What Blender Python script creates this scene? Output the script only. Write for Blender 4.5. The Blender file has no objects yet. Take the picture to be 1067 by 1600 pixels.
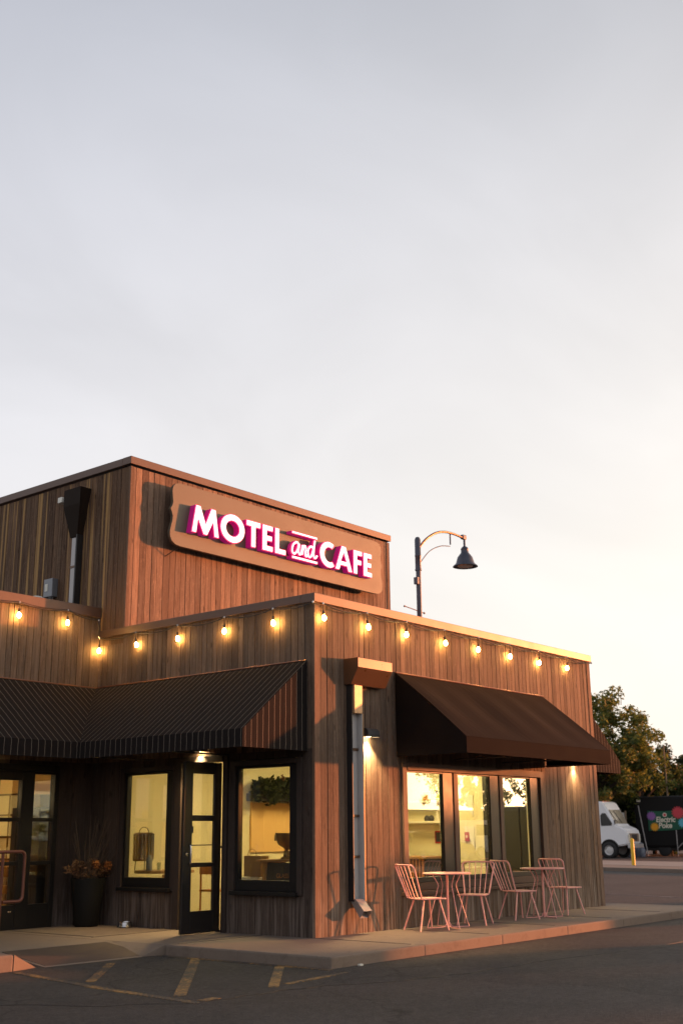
import bpy, bmesh, math, random
from mathutils import Vector, Matrix, noise
from bpy_extras import object_utils
R = math.radians
PI = math.pi
rng = random.Random(7)
col = bpy.context.scene.collection
scene = bpy.context.scene

# ------------------------------------------------------------------ camera
cam_d = bpy.data.cameras.new('camera'); cam = bpy.data.objects.new('camera', cam_d); col.objects.link(cam)
rx = Vector((0.63755914, -0.77034377, -0.00942445)); dn = Vector((0.20264377, 0.17949123, -0.96266214)); fw = Vector((0.74327239, 0.61184424, 0.27054164))
m3 = Matrix((rx, -dn, -fw)).transposed()
cam.matrix_world = Matrix.Translation((-11.939, -10.344, 1.30)) @ m3.to_4x4()
cam_d.sensor_fit = 'VERTICAL'; cam_d.sensor_height = 36; cam_d.lens = 40.26
cam_d.clip_start = 0.1; cam_d.clip_end = 3000
cam_d.dof.use_dof = True; cam_d.dof.focus_distance = 17.0; cam_d.dof.aperture_fstop = 1.9
scene.camera = cam

# ------------------------------------------------------------------ sun and sky
SUN = Vector((1.95, -1.0, 0.13)).normalized()
EL = math.asin(SUN.z)
sd = bpy.data.lights.new('sun', 'SUN'); sd.energy = 4.5; sd.angle = R(1.1); sd.color = (1.0, 0.28, 0.085)
so = bpy.data.objects.new('sun', sd); col.objects.link(so)
so.rotation_euler = (-SUN).to_track_quat('-Z', 'Y').to_euler()

world = bpy.data.worlds.new('World'); scene.world = world; world.use_nodes = True
wt = world.node_tree; wt.nodes.clear()
def wn(t, **k):
    n = wt.nodes.new(t)
    for a, b in k.items(): setattr(n, a, b)
    return n
def wmath(op, a, b=None, clamp=False):
    n = wn('ShaderNodeMath', operation=op); n.use_clamp = clamp
    for i, v in enumerate((a, b)):
        if v is None: continue
        if isinstance(v, (int, float)): n.inputs[i].default_value = v
        else: wt.links.new(v, n.inputs[i])
    return n.outputs[0]
def wvec(op, a, b):
    n = wn('ShaderNodeVectorMath', operation=op)
    for i, v in enumerate((a, b)):
        if isinstance(v, tuple): n.inputs[i].default_value = v
        else: wt.links.new(v, n.inputs[i])
    return n
tc = wn('ShaderNodeTexCoord'); D = wvec('NORMALIZE', tc.outputs['Generated'], (0, 0, 0)).outputs[0]
sep = wn('ShaderNodeSeparateXYZ'); wt.links.new(D, sep.inputs[0]); ez = wmath('MAXIMUM', sep.outputs[2], 0.0)
ramp = wn('ShaderNodeValToRGB'); wt.links.new(ez, ramp.inputs[0])
rc = ramp.color_ramp; rc.elements[0].position = 0; rc.elements[0].color = (.74, .71, .70, 1)
rc.elements[1].position = 1; rc.elements[1].color = (.26, .285, .35, 1)
for p, c in ((.18, (.745, .73, .755)), (.34, (.725, .72, .765)), (.50, (.635, .64, .70)), (.64, (.475, .49, .555))):
    e = rc.elements.new(p); e.color = (*c, 1)
sh = Vector((SUN.x, SUN.y, 0)).normalized()
ch = wmath('MAXIMUM', wvec('DOT_PRODUCT', D, tuple(sh)).outputs['Value'], 0.0)
wf = wmath('MULTIPLY', wmath('POWER', ch, 1.3), wmath('POWER', wmath('SUBTRACT', 1.0, ez), 1.2))
cs = wmath('MAXIMUM', wvec('DOT_PRODUCT', D, tuple(SUN)).outputs['Value'], 0.0)
def scaled(colr, f):
    n = wn('ShaderNodeMix', data_type='RGBA', blend_type='MULTIPLY'); n.inputs[0].default_value = 1
    n.inputs[6].default_value = (*colr, 1)
    cb = wn('ShaderNodeCombineXYZ')
    for i in range(3): wt.links.new(f, cb.inputs[i])
    wt.links.new(cb.outputs[0], n.inputs[7]); return n.outputs[2]
def addc(a, b):
    n = wn('ShaderNodeMix', data_type='RGBA', blend_type='ADD'); n.inputs[0].default_value = 1
    wt.links.new(a, n.inputs[6]); wt.links.new(b, n.inputs[7]); return n.outputs[2]
veil = addc(ramp.outputs[0], scaled((.56, .47, .28), wf))
veil = addc(veil, scaled((.55, .33, .16), wmath('POWER', cs, 8.0)))
veil = addc(veil, scaled((17, 11.5, 5.8), wmath('POWER', cs, 90.0)))
# thin uneven high cloud
mp = wn('ShaderNodeMapping'); mp.inputs['Scale'].default_value = (1.2, 2.2, 3.0); mp.inputs['Rotation'].default_value = (0.2, 0.3, 0.5)
wt.links.new(D, mp.inputs[0])
cn = wn('ShaderNodeTexNoise'); cn.inputs['Scale'].default_value = 1.6; cn.inputs['Detail'].default_value = 5; cn.inputs['Distortion'].default_value = .6
wt.links.new(mp.outputs[0], cn.inputs[0])
cf = wmath('ADD', wmath('MULTIPLY', cn.outputs[0], 0.34), 0.835)
mulc = wn('ShaderNodeMix', data_type='RGBA', blend_type='MULTIPLY'); mulc.inputs[0].default_value = 1
cb = wn('ShaderNodeCombineXYZ'); [wt.links.new(cf, cb.inputs[i]) for i in range(3)]
wt.links.new(veil, mulc.inputs[6]); wt.links.new(cb.outputs[0], mulc.inputs[7])
sky = wn('ShaderNodeTexSky', sky_type='NISHITA'); sky.sun_disc = False; sky.sun_elevation = EL
sky.sun_rotation = math.atan2(SUN.x, SUN.y); sky.air_density = 1.4; sky.dust_density = 3.0
bg1 = wn('ShaderNodeBackground'); wt.links.new(sky.outputs[0], bg1.inputs[0]); bg1.inputs[1].default_value = 0.022
bg2 = wn('ShaderNodeBackground'); wt.links.new(mulc.outputs[2], bg2.inputs[0]); bg2.inputs[1].default_value = 0.57
ad = wn('ShaderNodeAddShader'); wt.links.new(bg1.outputs[0], ad.inputs[0]); wt.links.new(bg2.outputs[0], ad.inputs[1])
wo = wn('ShaderNodeOutputWorld'); wt.links.new(ad.outputs[0], wo.inputs[0])
vs = scene.view_settings; vs.view_transform = 'Standard'; vs.look = 'None'; vs.gamma = 1; vs.exposure = 0.85
scene.cycles.use_denoising = True
scene.cycles.max_bounces = 8; scene.cycles.transparent_max_bounces = 16; scene.cycles.sample_clamp_indirect = 8
scene.cycles.caustics_reflective = False; scene.cycles.caustics_refractive = False

# ------------------------------------------------------------------ materials
class NT:
    def __init__(s, name):
        s.m = bpy.data.materials.new(name); s.m.use_nodes = True; s.t = s.m.node_tree; s.t.nodes.clear()
        s.out = s.n('ShaderNodeOutputMaterial')
    def n(s, t, **k):
        q = s.t.nodes.new(t)
        for a, b in k.items(): setattr(q, a, b)
        return q
    def put(s, inp, v):
        if hasattr(v, 'is_output'): s.t.links.new(v, inp)
        elif isinstance(v, tuple) and len(v) == 3 and inp.type == 'RGBA': inp.default_value = (*v, 1)
        else: inp.default_value = v
    def math(s, op, a, b=None, c=None, clamp=False):
        q = s.n('ShaderNodeMath', operation=op); q.use_clamp = clamp
        for i, v in enumerate((a, b, c)):
            if v is not None: s.put(q.inputs[i], v)
        return q.outputs[0]
    def mix(s, f, a, b, blend='MIX'):
        q = s.n('ShaderNodeMix', data_type='RGBA', blend_type=blend)
        s.put(q.inputs[0], f); s.put(q.inputs[6], a); s.put(q.inputs[7], b); return q.outputs[2]
    def pos(s, scale=(1, 1, 1), obj=False):
        g = s.n('ShaderNodeTexCoord').outputs['Object'] if obj else s.n('ShaderNodeNewGeometry').outputs['Position']
        mp = s.n('ShaderNodeMapping'); mp.inputs['Scale'].default_value = scale; s.t.links.new(g, mp.inputs[0]); return mp.outputs[0]
    def noise(s, vec, scale, detail=3, rough=.55, dist=0.0):
        q = s.n('ShaderNodeTexNoise'); s.t.links.new(vec, q.inputs[0]); q.inputs['Scale'].default_value = scale
        q.inputs['Detail'].default_value = detail; q.inputs['Roughness'].default_value = rough; q.inputs['Distortion'].default_value = dist
        return q.outputs[0]
    def ramp(s, f, stops):
        q = s.n('ShaderNodeValToRGB'); s.t.links.new(f, q.inputs[0]); e = q.color_ramp.elements
        e[0].position, e[0].color = stops[0][0], (*stops[0][1], 1); e[1].position, e[1].color = stops[-1][0], (*stops[-1][1], 1)
        for p, c in stops[1:-1]:
            x = e.new(p); x.color = (*c, 1)
        return q.outputs[0]
    def bsdf(s, color, rough=.6, metal=0.0, bump=None, bs=.3, bd=.01, **k):
        p = s.n('ShaderNodeBsdfPrincipled'); s.put(p.inputs['Base Color'], color); s.put(p.inputs['Roughness'], rough); s.put(p.inputs['Metallic'], metal)
        for a, b in k.items(): s.put(p.inputs[a.replace('_', ' ')], b)
        if bump is not None:
            b = s.n('ShaderNodeBump'); b.inputs['Strength'].default_value = bs; b.inputs['Distance'].default_value = bd
            s.t.links.new(bump, b.inputs['Height']); s.t.links.new(b.outputs[0], p.inputs['Normal'])
        s.t.links.new(p.outputs[0], s.out.inputs[0]); s.p = p
        return s.m
MAT = {}
def plain(name, c, rough=.6, metal=0.0, var=.18, scale=6.0, bs=.12, **k):
    n = NT(name); v = n.pos()
    f = n.noise(v, scale, 4); f2 = n.noise(v, scale * 14, 3)
    lo = tuple(x * (1 - var) for x in c); hi = tuple(min(1, x * (1 + var)) for x in c)
    c1 = n.mix(f, lo, hi); c1 = n.mix(n.math('MULTIPLY', f2, .35), c1, tuple(x * (1 - 1.6 * var) for x in c))
    rr = n.math('ADD', n.math('MULTIPLY', f, .16), rough - .08, clamp=True)
    MAT[name] = n.bsdf(c1, rr, metal, bump=f2, bs=bs, bd=.004, **k); return MAT[name]

def cedar(name, dark, mid, lite, weather, pale=0.0, drip=True):
    n = NT(name)
    g = n.n('ShaderNodeNewGeometry').outputs['Position']
    rnd = n.n('ShaderNodeAttribute', attribute_name='rnd').outputs['Fac']
    off = n.n('ShaderNodeCombineXYZ'); n.put(off.inputs[0], n.math('MULTIPLY', rnd, 37.0)); n.put(off.inputs[2], n.math('MULTIPLY', rnd, 91.0))
    va = n.n('ShaderNodeVectorMath', operation='ADD'); n.t.links.new(g, va.inputs[0]); n.t.links.new(off.outputs[0], va.inputs[1])
    def mp(sc):
        q = n.n('ShaderNodeMapping'); q.inputs['Scale'].default_value = sc; n.t.links.new(va.outputs[0], q.inputs[0]); return q.outputs[0]
    grain = n.noise(mp((24, 24, 1.1)), 1.0, 7, .78, 1.1)
    fine = n.noise(mp((150, 150, 5)), 1.0, 3, .6)
    blot = n.noise(mp((5.5, 5.5, 1.1)), 1.0, 5, .7, .8)
    r2 = n.math('FRACT', n.math('MULTIPLY', rnd, 17.31))
    base = n.ramp(grain, [(.33, dark), (.50, mid), (.66, lite)])
    tone = n.ramp(rnd, [(0, (.60, .56, .54)), (.3, (.85, .80, .76)), (.65, (1.03, .98, .92)), (1, (1.32, 1.22, 1.10))])
    c = n.mix(1.0, base, tone, 'MULTIPLY')
    c = n.mix(n.math('MULTIPLY', n.ramp(blot, [(.35, (0, 0, 0)), (.68, (1, 1, 1))]), .42), c, weather)
    # knots
    vo = n.n('ShaderNodeTexVoronoi'); n.t.links.new(mp((5.5, 5.5, 1.9)), vo.inputs['Vector']); vo.inputs['Scale'].default_value = 1.0
    kn = n.ramp(vo.outputs['Distance'], [(.06, (1, 1, 1)), (.13, (0, 0, 0))])
    c = n.mix(n.math('MULTIPLY', kn, .7), c, tuple(x * .35 for x in dark))
    # dark vertical weather streaks, and pale sapwood boards
    st = n.noise(mp((9, 9, .35)), 1.0, 4, .6, .2)
    c = n.mix(n.math('MULTIPLY', n.ramp(st, [(.52, (0, 0, 0)), (.72, (1, 1, 1))]), .5), c, tuple(x * .45 for x in mid))
    if pale > 0:
        pm = n.math('MULTIPLY', n.math('GREATER_THAN', r2, 1 - pale), n.ramp(n.noise(mp((14, 14, .22)), 1.0, 2), [(.50, (0, 0, 0)), (.60, (1, 1, 1))]))
        c = n.mix(n.math('MULTIPLY', pm, .85), c, (.42, .25, .10))
    if drip:
        sz = n.n('ShaderNodeSeparateXYZ'); n.t.links.new(g, sz.inputs[0])
        edge = n.math('ADD', .22, n.math('MULTIPLY', n.noise(mp((8, 8, .15)), 1.0, 3), .95))
        f = n.math('MULTIPLY', n.math('SUBTRACT', edge, sz.outputs[2]), 2.6, clamp=True)
        d2 = n.math('MULTIPLY', f, n.ramp(n.noise(mp((22, 22, 1.2)), 1.0, 3), [(.4, (0, 0, 0)), (.62, (1, 1, 1))]))
        c = n.mix(n.math('MULTIPLY', f, .35), c, tuple(x * .4 for x in mid))
        c = n.mix(n.math('MULTIPLY', d2, .6), c, tuple(min(1, x * 2.1) for x in weather))
    spk = n.noise(mp((38, 38, 11)), 1.0, 4, .8)
    c = n.mix(n.math('MULTIPLY', n.ramp(spk, [(.56, (0, 0, 0)), (.70, (1, 1, 1))]), .35), c, tuple(min(1, x * 1.5) for x in lite))
    c = n.mix(n.math('MULTIPLY', n.ramp(spk, [(.30, (1, 1, 1)), (.42, (0, 0, 0))]), .45), c, tuple(x * .5 for x in dark))
    h = n.math('ADD', grain, n.math('MULTIPLY', fine, .5))
    c = n.mix(n.math('MULTIPLY', n.math('GREATER_THAN', n.math('FRACT', n.math('MULTIPLY', rnd, 53.7)), .80), .38), c, dark)
    MAT[name] = n.bsdf(c, n.math('ADD', .68, n.math('MULTIPLY', fine, .2)), 0, bump=h, bs=.55, bd=.006); n.p.inputs['Specular IOR Level'].default_value = .14
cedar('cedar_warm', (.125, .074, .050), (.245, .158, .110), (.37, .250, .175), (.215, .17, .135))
cedar('cedar_grey', (.078, .053, .038), (.160, .110, .080), (.235, .170, .125), (.18, .148, .118))
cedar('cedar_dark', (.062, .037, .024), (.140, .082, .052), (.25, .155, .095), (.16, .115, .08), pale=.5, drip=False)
cedar('cedar_painted', (.066, .048, .040), (.090, .067, .056), (.114, .086, .072), (.104, .083, .071), drip=True)

plain('bronze_cap', (.11, .062, .044), .42, 0.25, .12, 3, .05)
plain('bronze_hood', (.12, .066, .038), .30, 0.30, .10, 5, .04)
plain('duct_tan', (.42, .27, .15), .45, .3, .12)
plain('galvanised', (.40, .385, .385), .55, .8, .12, 9, .05)
plain('duct_grey', (.46, .44, .425), .5, 0, .10, 9)
plain('dark_flange', (.020, .019, .020), .5, .2)
plain('black_frame', (.016, .014, .013), .45, 0, .2, Specular_IOR_Level=.25)
plain('door_black', (.020, .017, .016), .33, 0, .25, 3)
plain('casing_brown', (.11, .068, .050), .6, 0, .25, 8, Specular_IOR_Level=.25)
plain('casing_dark', (.055, .041, .035), .6, 0, .25, 8, Specular_IOR_Level=.2)
plain('dark_panel', (.040, .030, .026), .62, 0, .22, 2.5, .25)
plain('core_black', (.012, .010, .009), .9)
plain('roof_membrane', (.18, .17, .16), .9)
plain('plaster_cream', (.80, .73, .50), .8, 0, .05, 2, .15)
plain('plaster_orange', (.80, .50, .20), .8, 0, .06, 2)
plain('ceiling_white', (.80, .79, .75), .85, 0, .03)
plain('interior_floor', (.26, .19, .13), .5)
plain('charcoal_fit', (.03, .03, .032), .5)
plain('shelf_white', (.78, .76, .68), .5, 0, .05)
plain('slat_orange', (.52, .20, .06), .5, 0, .2, 14)
plain('oak', (.45, .24, .10), .45, 0, .25, 9)
plain('kraft', (.40, .24, .10), .8, 0, .1)
plain('foliage_dark', (.050, .085, .028), .6, 0, .5, 9)
plain('foliage_red', (.16, .05, .035), .6, 0, .4, 9)
plain('steel', (.55, .53, .52), .22, 1.0, .05)
plain('brass_dark', (.25, .17, .09), .3, .9, .1)
plain('pink_paint', (.84, .40, .36), .38, 0, .07, 12, .05)
plain('sign_board', (.135, .112, .080), .55, .05, .08, 3, .08)
plain('magenta_can', (.62, .02, .22), .4, 0, .06)
plain('awning_black', (.012, .0088, .0078), .95, 0, .25, 3, .3, Specular_IOR_Level=.08)
plain('cable_black', (.03, .022, .018), .55)
plain('pot_black', (.009, .009, .009), .6, 0, .3, 5, Specular_IOR_Level=.2)
plain('straw_dry', (.20, .105, .05), .8, 0, .3, 20)
plain('flower_orange', (.42, .15, .035), .7, 0, .3, 20)
plain('twig', (.12, .085, .055), .9)
plain('rail_metal', (.16, .06, .04), .35, .55, .15)
plain('lamp_metal', (.075, .080, .105), .42, .5, .15)
plain('arm_copper', (.28, .13, .08), .35, .7, .12)
plain('rubber', (.015, .015, .016), .75)
plain('truck_white', (.82, .82, .83), .32, 0, .05, 3)
plain('wheel_white', (.60, .59, .58), .4, .2, .1)
plain('bumper_grey', (.45, .44, .44), .4, .3, .1)
plain('grille_tan', (.30, .22, .17), .45, .3)
plain('glass_dark', (.035, .035, .035), .08)
plain('trailer_black', (.012, .0115, .0115), .6, 0, .2, 2, Specular_IOR_Level=.15)
plain('banner_green', (.012, .10, .055), .75, 0, .1, 3)
plain('petal_purple', (.30, .13, .42), .7)
plain('petal_red', (.62, .06, .08), .7)
plain('petal_orange', (.85, .38, .02), .7)
plain('petal_blue', (.12, .48, .62), .7)
plain('white_paint', (.75, .74, .70), .6, 0, .06)
plain('cream_print', (.78, .74, .60), .7)
plain('signal_yellow', (.80, .50, .02), .42, 0, .08)
plain('bundle_grey', (.16, .18, .23), .25, 0, .4, 9, .4)
plain('bark', (.075, .058, .045), .9, 0, .35, 12, .6)
plain('meter_grey', (.22, .23, .25), .45, .3)
plain('car_dark', (.02, .022, .026), .22, .2)
plain('car_silver', (.62, .63, .64), .3, .3)
plain('brick_far', (.24, .15, .11), .85, 0, .3, 6)
plain('lime_pack', (.45, .62, .05), .5)
plain('amber_pack', (.65, .33, .08), .5)
plain('red_plastic', (.45, .03, .03), .4)
plain('ceramic', (.74, .70, .60), .3)
plain('paper_white', (.72, .70, .62), .8)
plain('basket_olive', (.16, .13, .055), .8, 0, .3, 30)
plain('navy_panel', (.06, .09, .17), .6)
plain('wood_sign', (.28, .20, .13), .7)

plain('box_brown', (.024, .016, .012), .7, 0, .2, 5, Specular_IOR_Level=.1)
plain('tar', (.020, .018, .017), .6, 0, .3, 9)
def emit(name, c, s, base=(.8, .8, .8)):
    n = NT(name); MAT[name] = n.bsdf(base, .5); n.p.inputs['Emission Color'].default_value = (*c, 1); n.p.inputs['Emission Strength'].default_value = s
emit('bulb_glow', (1.0, .53, .14), 100)
emit('lamp_glow', (1.0, .72, .36), 60)
emit('letter_glow', (1.0, .78, .82), .86)
emit('rim_glow', (1.0, .05, .20), .45, (.9, .05, .2))
emit('can_glow', (.80, .01, .28), .12, (.45, .012, .18))
emit('ceiling_glow', (1.0, .80, .42), 8)
emit('amber_lamp', (1.0, .35, .05), 12)
emit('lit_opening', (1.0, .42, .12), 1.6)

def glass(name, tint, f0, rough=0.0):
    n = NT(name); g = n.n('ShaderNodeNewGeometry')
    d = n.n('ShaderNodeVectorMath', operation='DOT_PRODUCT'); n.t.links.new(g.outputs['Normal'], d.inputs[0]); n.t.links.new(g.outputs['Incoming'], d.inputs[1])
    c = n.math('ABSOLUTE', d.outputs['Value']); k = n.math('POWER', n.math('SUBTRACT', 1.0, c, clamp=True), 5.0)
    F = n.math('ADD', f0, n.math('MULTIPLY', k, 1 - f0), clamp=True)
    t = n.n('ShaderNodeBsdfTransparent'); t.inputs[0].default_value = (*tint, 1)
    gl = n.n('ShaderNodeBsdfGlossy'); gl.inputs['Roughness'].default_value = rough; gl.inputs[0].default_value = (1, 1, 1, 1)
    mx = n.n('ShaderNodeMixShader'); n.put(mx.inputs[0], F); n.t.links.new(t.outputs[0], mx.inputs[1]); n.t.links.new(gl.outputs[0], mx.inputs[2])
    n.t.links.new(mx.outputs[0], n.out.inputs[0]); MAT[name] = n.m
glass('window_glass', (.88, .90, .85), .135)
glass('windscreen_glass', (.62, .60, .52), .09)

# asphalt
n = NT('asphalt'); v = n.pos()
f1 = n.ramp(n.noise(v, .55, 6, .7, .6), [(.36, (0, 0, 0)), (.62, (1, 1, 1))]); f2 = n.noise(v, 60, 4, .7); f3 = n.noise(v, 3.0, 5, .65)
c = n.mix(f1, (.036, .033, .032), (.064, .058, .055)); c = n.mix(n.ramp(f2, [(.47, (0, 0, 0)), (.70, (1, 1, 1))]), c, (.125, .108, .095))
c = n.mix(n.math('MULTIPLY', f3, .5), c, (.021, .019, .018))
vo = n.n('ShaderNodeTexVoronoi', feature='DISTANCE_TO_EDGE'); wv = n.n('ShaderNodeVectorMath', operation='ADD'); n.t.links.new(v, wv.inputs[0])
nn = n.n('ShaderNodeTexNoise'); n.t.links.new(v, nn.inputs[0]); nn.inputs['Scale'].default_value = .9; nn.inputs['Detail'].default_value = 4
ns = n.n('ShaderNodeVectorMath', operation='SCALE'); n.t.links.new(nn.outputs['Color'], ns.inputs[0]); ns.inputs['Scale'].default_value = 1.6
n.t.links.new(ns.outputs[0], wv.inputs[1]); n.t.links.new(wv.outputs[0], vo.inputs['Vector']); vo.inputs['Scale'].default_value = .22
c = n.mix(n.ramp(vo.outputs['Distance'], [(.002, (.75, .75, .75)), (.006, (0, 0, 0))]), c, (.018, .016, .016))
_a = f4 = n.noise(v, 21, 5, .8); c = n.mix(n.math('MULTIPLY', n.ramp(f4, [(.50, (0, 0, 0)), (.64, (1, 1, 1))]), .55), c, (.105, .094, .085)); c = n.mix(n.math('MULTIPLY', n.ramp(f4, [(.34, (1, 1, 1)), (.46, (0, 0, 0))]), .6), c, (.016, .015, .0145))
MAT['asphalt'] = n.bsdf(c, n.math('ADD', .72, n.math('MULTIPLY', f2, .2)), 0, bump=f2, bs=1.0, bd=.02); n.p.inputs['Specular IOR Level'].default_value = .3
# concrete
def concrete(name, a, b, joint=True):
    n = NT(name); v = n.pos(); f1 = n.noise(v, 1.1, 5, .65); f2 = n.noise(v, 45, 4, .7); f3 = n.noise(v, 6, 4, .6, .5)
    c = n.mix(f1, a, b); c = n.mix(n.math('MULTIPLY', f2, .45), c, tuple(x * .55 for x in a))
    c = n.mix(n.math('MULTIPLY', n.ramp(f3, [(.55, (0, 0, 0)), (.75, (1, 1, 1))]), .45), c, tuple(x * .5 for x in a))
    MAT[name] = n.bsdf(c, .85, 0, bump=f2, bs=.35, bd=.006)
concrete('concrete', (.17, .130, .100), (.25, .195, .155)); concrete('kerb_concrete', (.165, .125, .097), (.25, .195, .155)); concrete('gravel_pale', (.22, .19, .165), (.36, .32, .28))
# worn road paint
def worn(name, colr):
    n = NT(name); v = n.pos(); f = n.noise(v, 26, 5, .75); f2 = n.noise(v, 2.2, 4)
    msk = n.ramp(n.math('ADD', n.math('MULTIPLY', f, .65), n.math('MULTIPLY', f2, .35)), [(.495, (0, 0, 0)), (.575, (1, 1, 1))])
    c = n.mix(msk, (.036, .032, .030), colr); MAT[name] = n.bsdf(c, .75, 0, bump=f, bs=.4, bd=.006)
worn('paint_yellow', (.33, .175, .045)); worn('paint_white', (.30, .29, .28))
# tactile ramp plate
n = NT('tactile_brown'); v = n.pos((16, 16, 1)); vo = n.n('ShaderNodeTexVoronoi'); n.t.links.new(v, vo.inputs['Vector']); vo.inputs['Randomness'].default_value = 0
dm = n.ramp(vo.outputs['Distance'], [(.2, (1, 1, 1)), (.38, (0, 0, 0))]); f = n.noise(n.pos(), 5, 4)
MAT['tactile_brown'] = n.bsdf(n.mix(f, (.060, .040, .032), (.095, .065, .052)), .7, 0, bump=dm, bs=1, bd=.01)
# striped awning cloth: pin stripes along the uv
n = NT('awning_pinstripe'); uv = n.n('ShaderNodeUVMap'); uv.uv_map = 'UVMap'; sx = n.n('ShaderNodeSeparateXYZ'); n.t.links.new(uv.outputs[0], sx.inputs[0])
wob = n.noise(n.pos((3, 3, 9)), 1.6, 2); u = n.math('ADD', sx.outputs[0], n.math('MULTIPLY', n.math('SUBTRACT', wob, .5), .018))
fr = n.math('FRACT', n.math('DIVIDE', u, .112)); msk = n.math('LESS_THAN', fr, .085)
f = n.noise(n.pos(), 5, 4); base = n.mix(f, (.013, .0105, .010), (.021, .017, .016))
MAT['awning_pinstripe'] = n.bsdf(n.mix(msk, base, (.15, .125, .10)), .95, 0, bump=n.math('MULTIPLY', msk, 1.0), bs=.4, bd=.004, Specular_IOR_Level=.1)
# foliage
def leafmat(name, a, b, c2):
    n = NT(name); r = n.n('ShaderNodeAttribute', attribute_name='rnd').outputs['Fac']
    c = n.ramp(r, [(0, a), (.55, b), (1, c2)])
    MAT[name] = n.bsdf(c, .6); n.p.inputs['Specular IOR Level'].default_value = .25
    tr = n.n('ShaderNodeBsdfTranslucent'); n.put(tr.inputs[0], n.mix(1.0, c, (1.5, 1.5, .8), 'MULTIPLY')); mx = n.n('ShaderNodeMixShader'); mx.inputs[0].default_value = .35
    n.t.links.new(n.p.outputs[0], mx.inputs[1]); n.t.links.new(tr.outputs[0], mx.inputs[2]); n.t.links.new(mx.outputs[0], n.out.inputs[0])
leafmat('leaf_olive', (.045, .066, .018), (.105, .130, .038), (.22, .225, .08))
leafmat('leaf_deep', (.018, .032, .010), (.038, .056, .017), (.075, .090, .03))
leafmat('leaf_pine', (.016, .026, .014), (.030, .044, .022), (.055, .066, .032))

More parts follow.
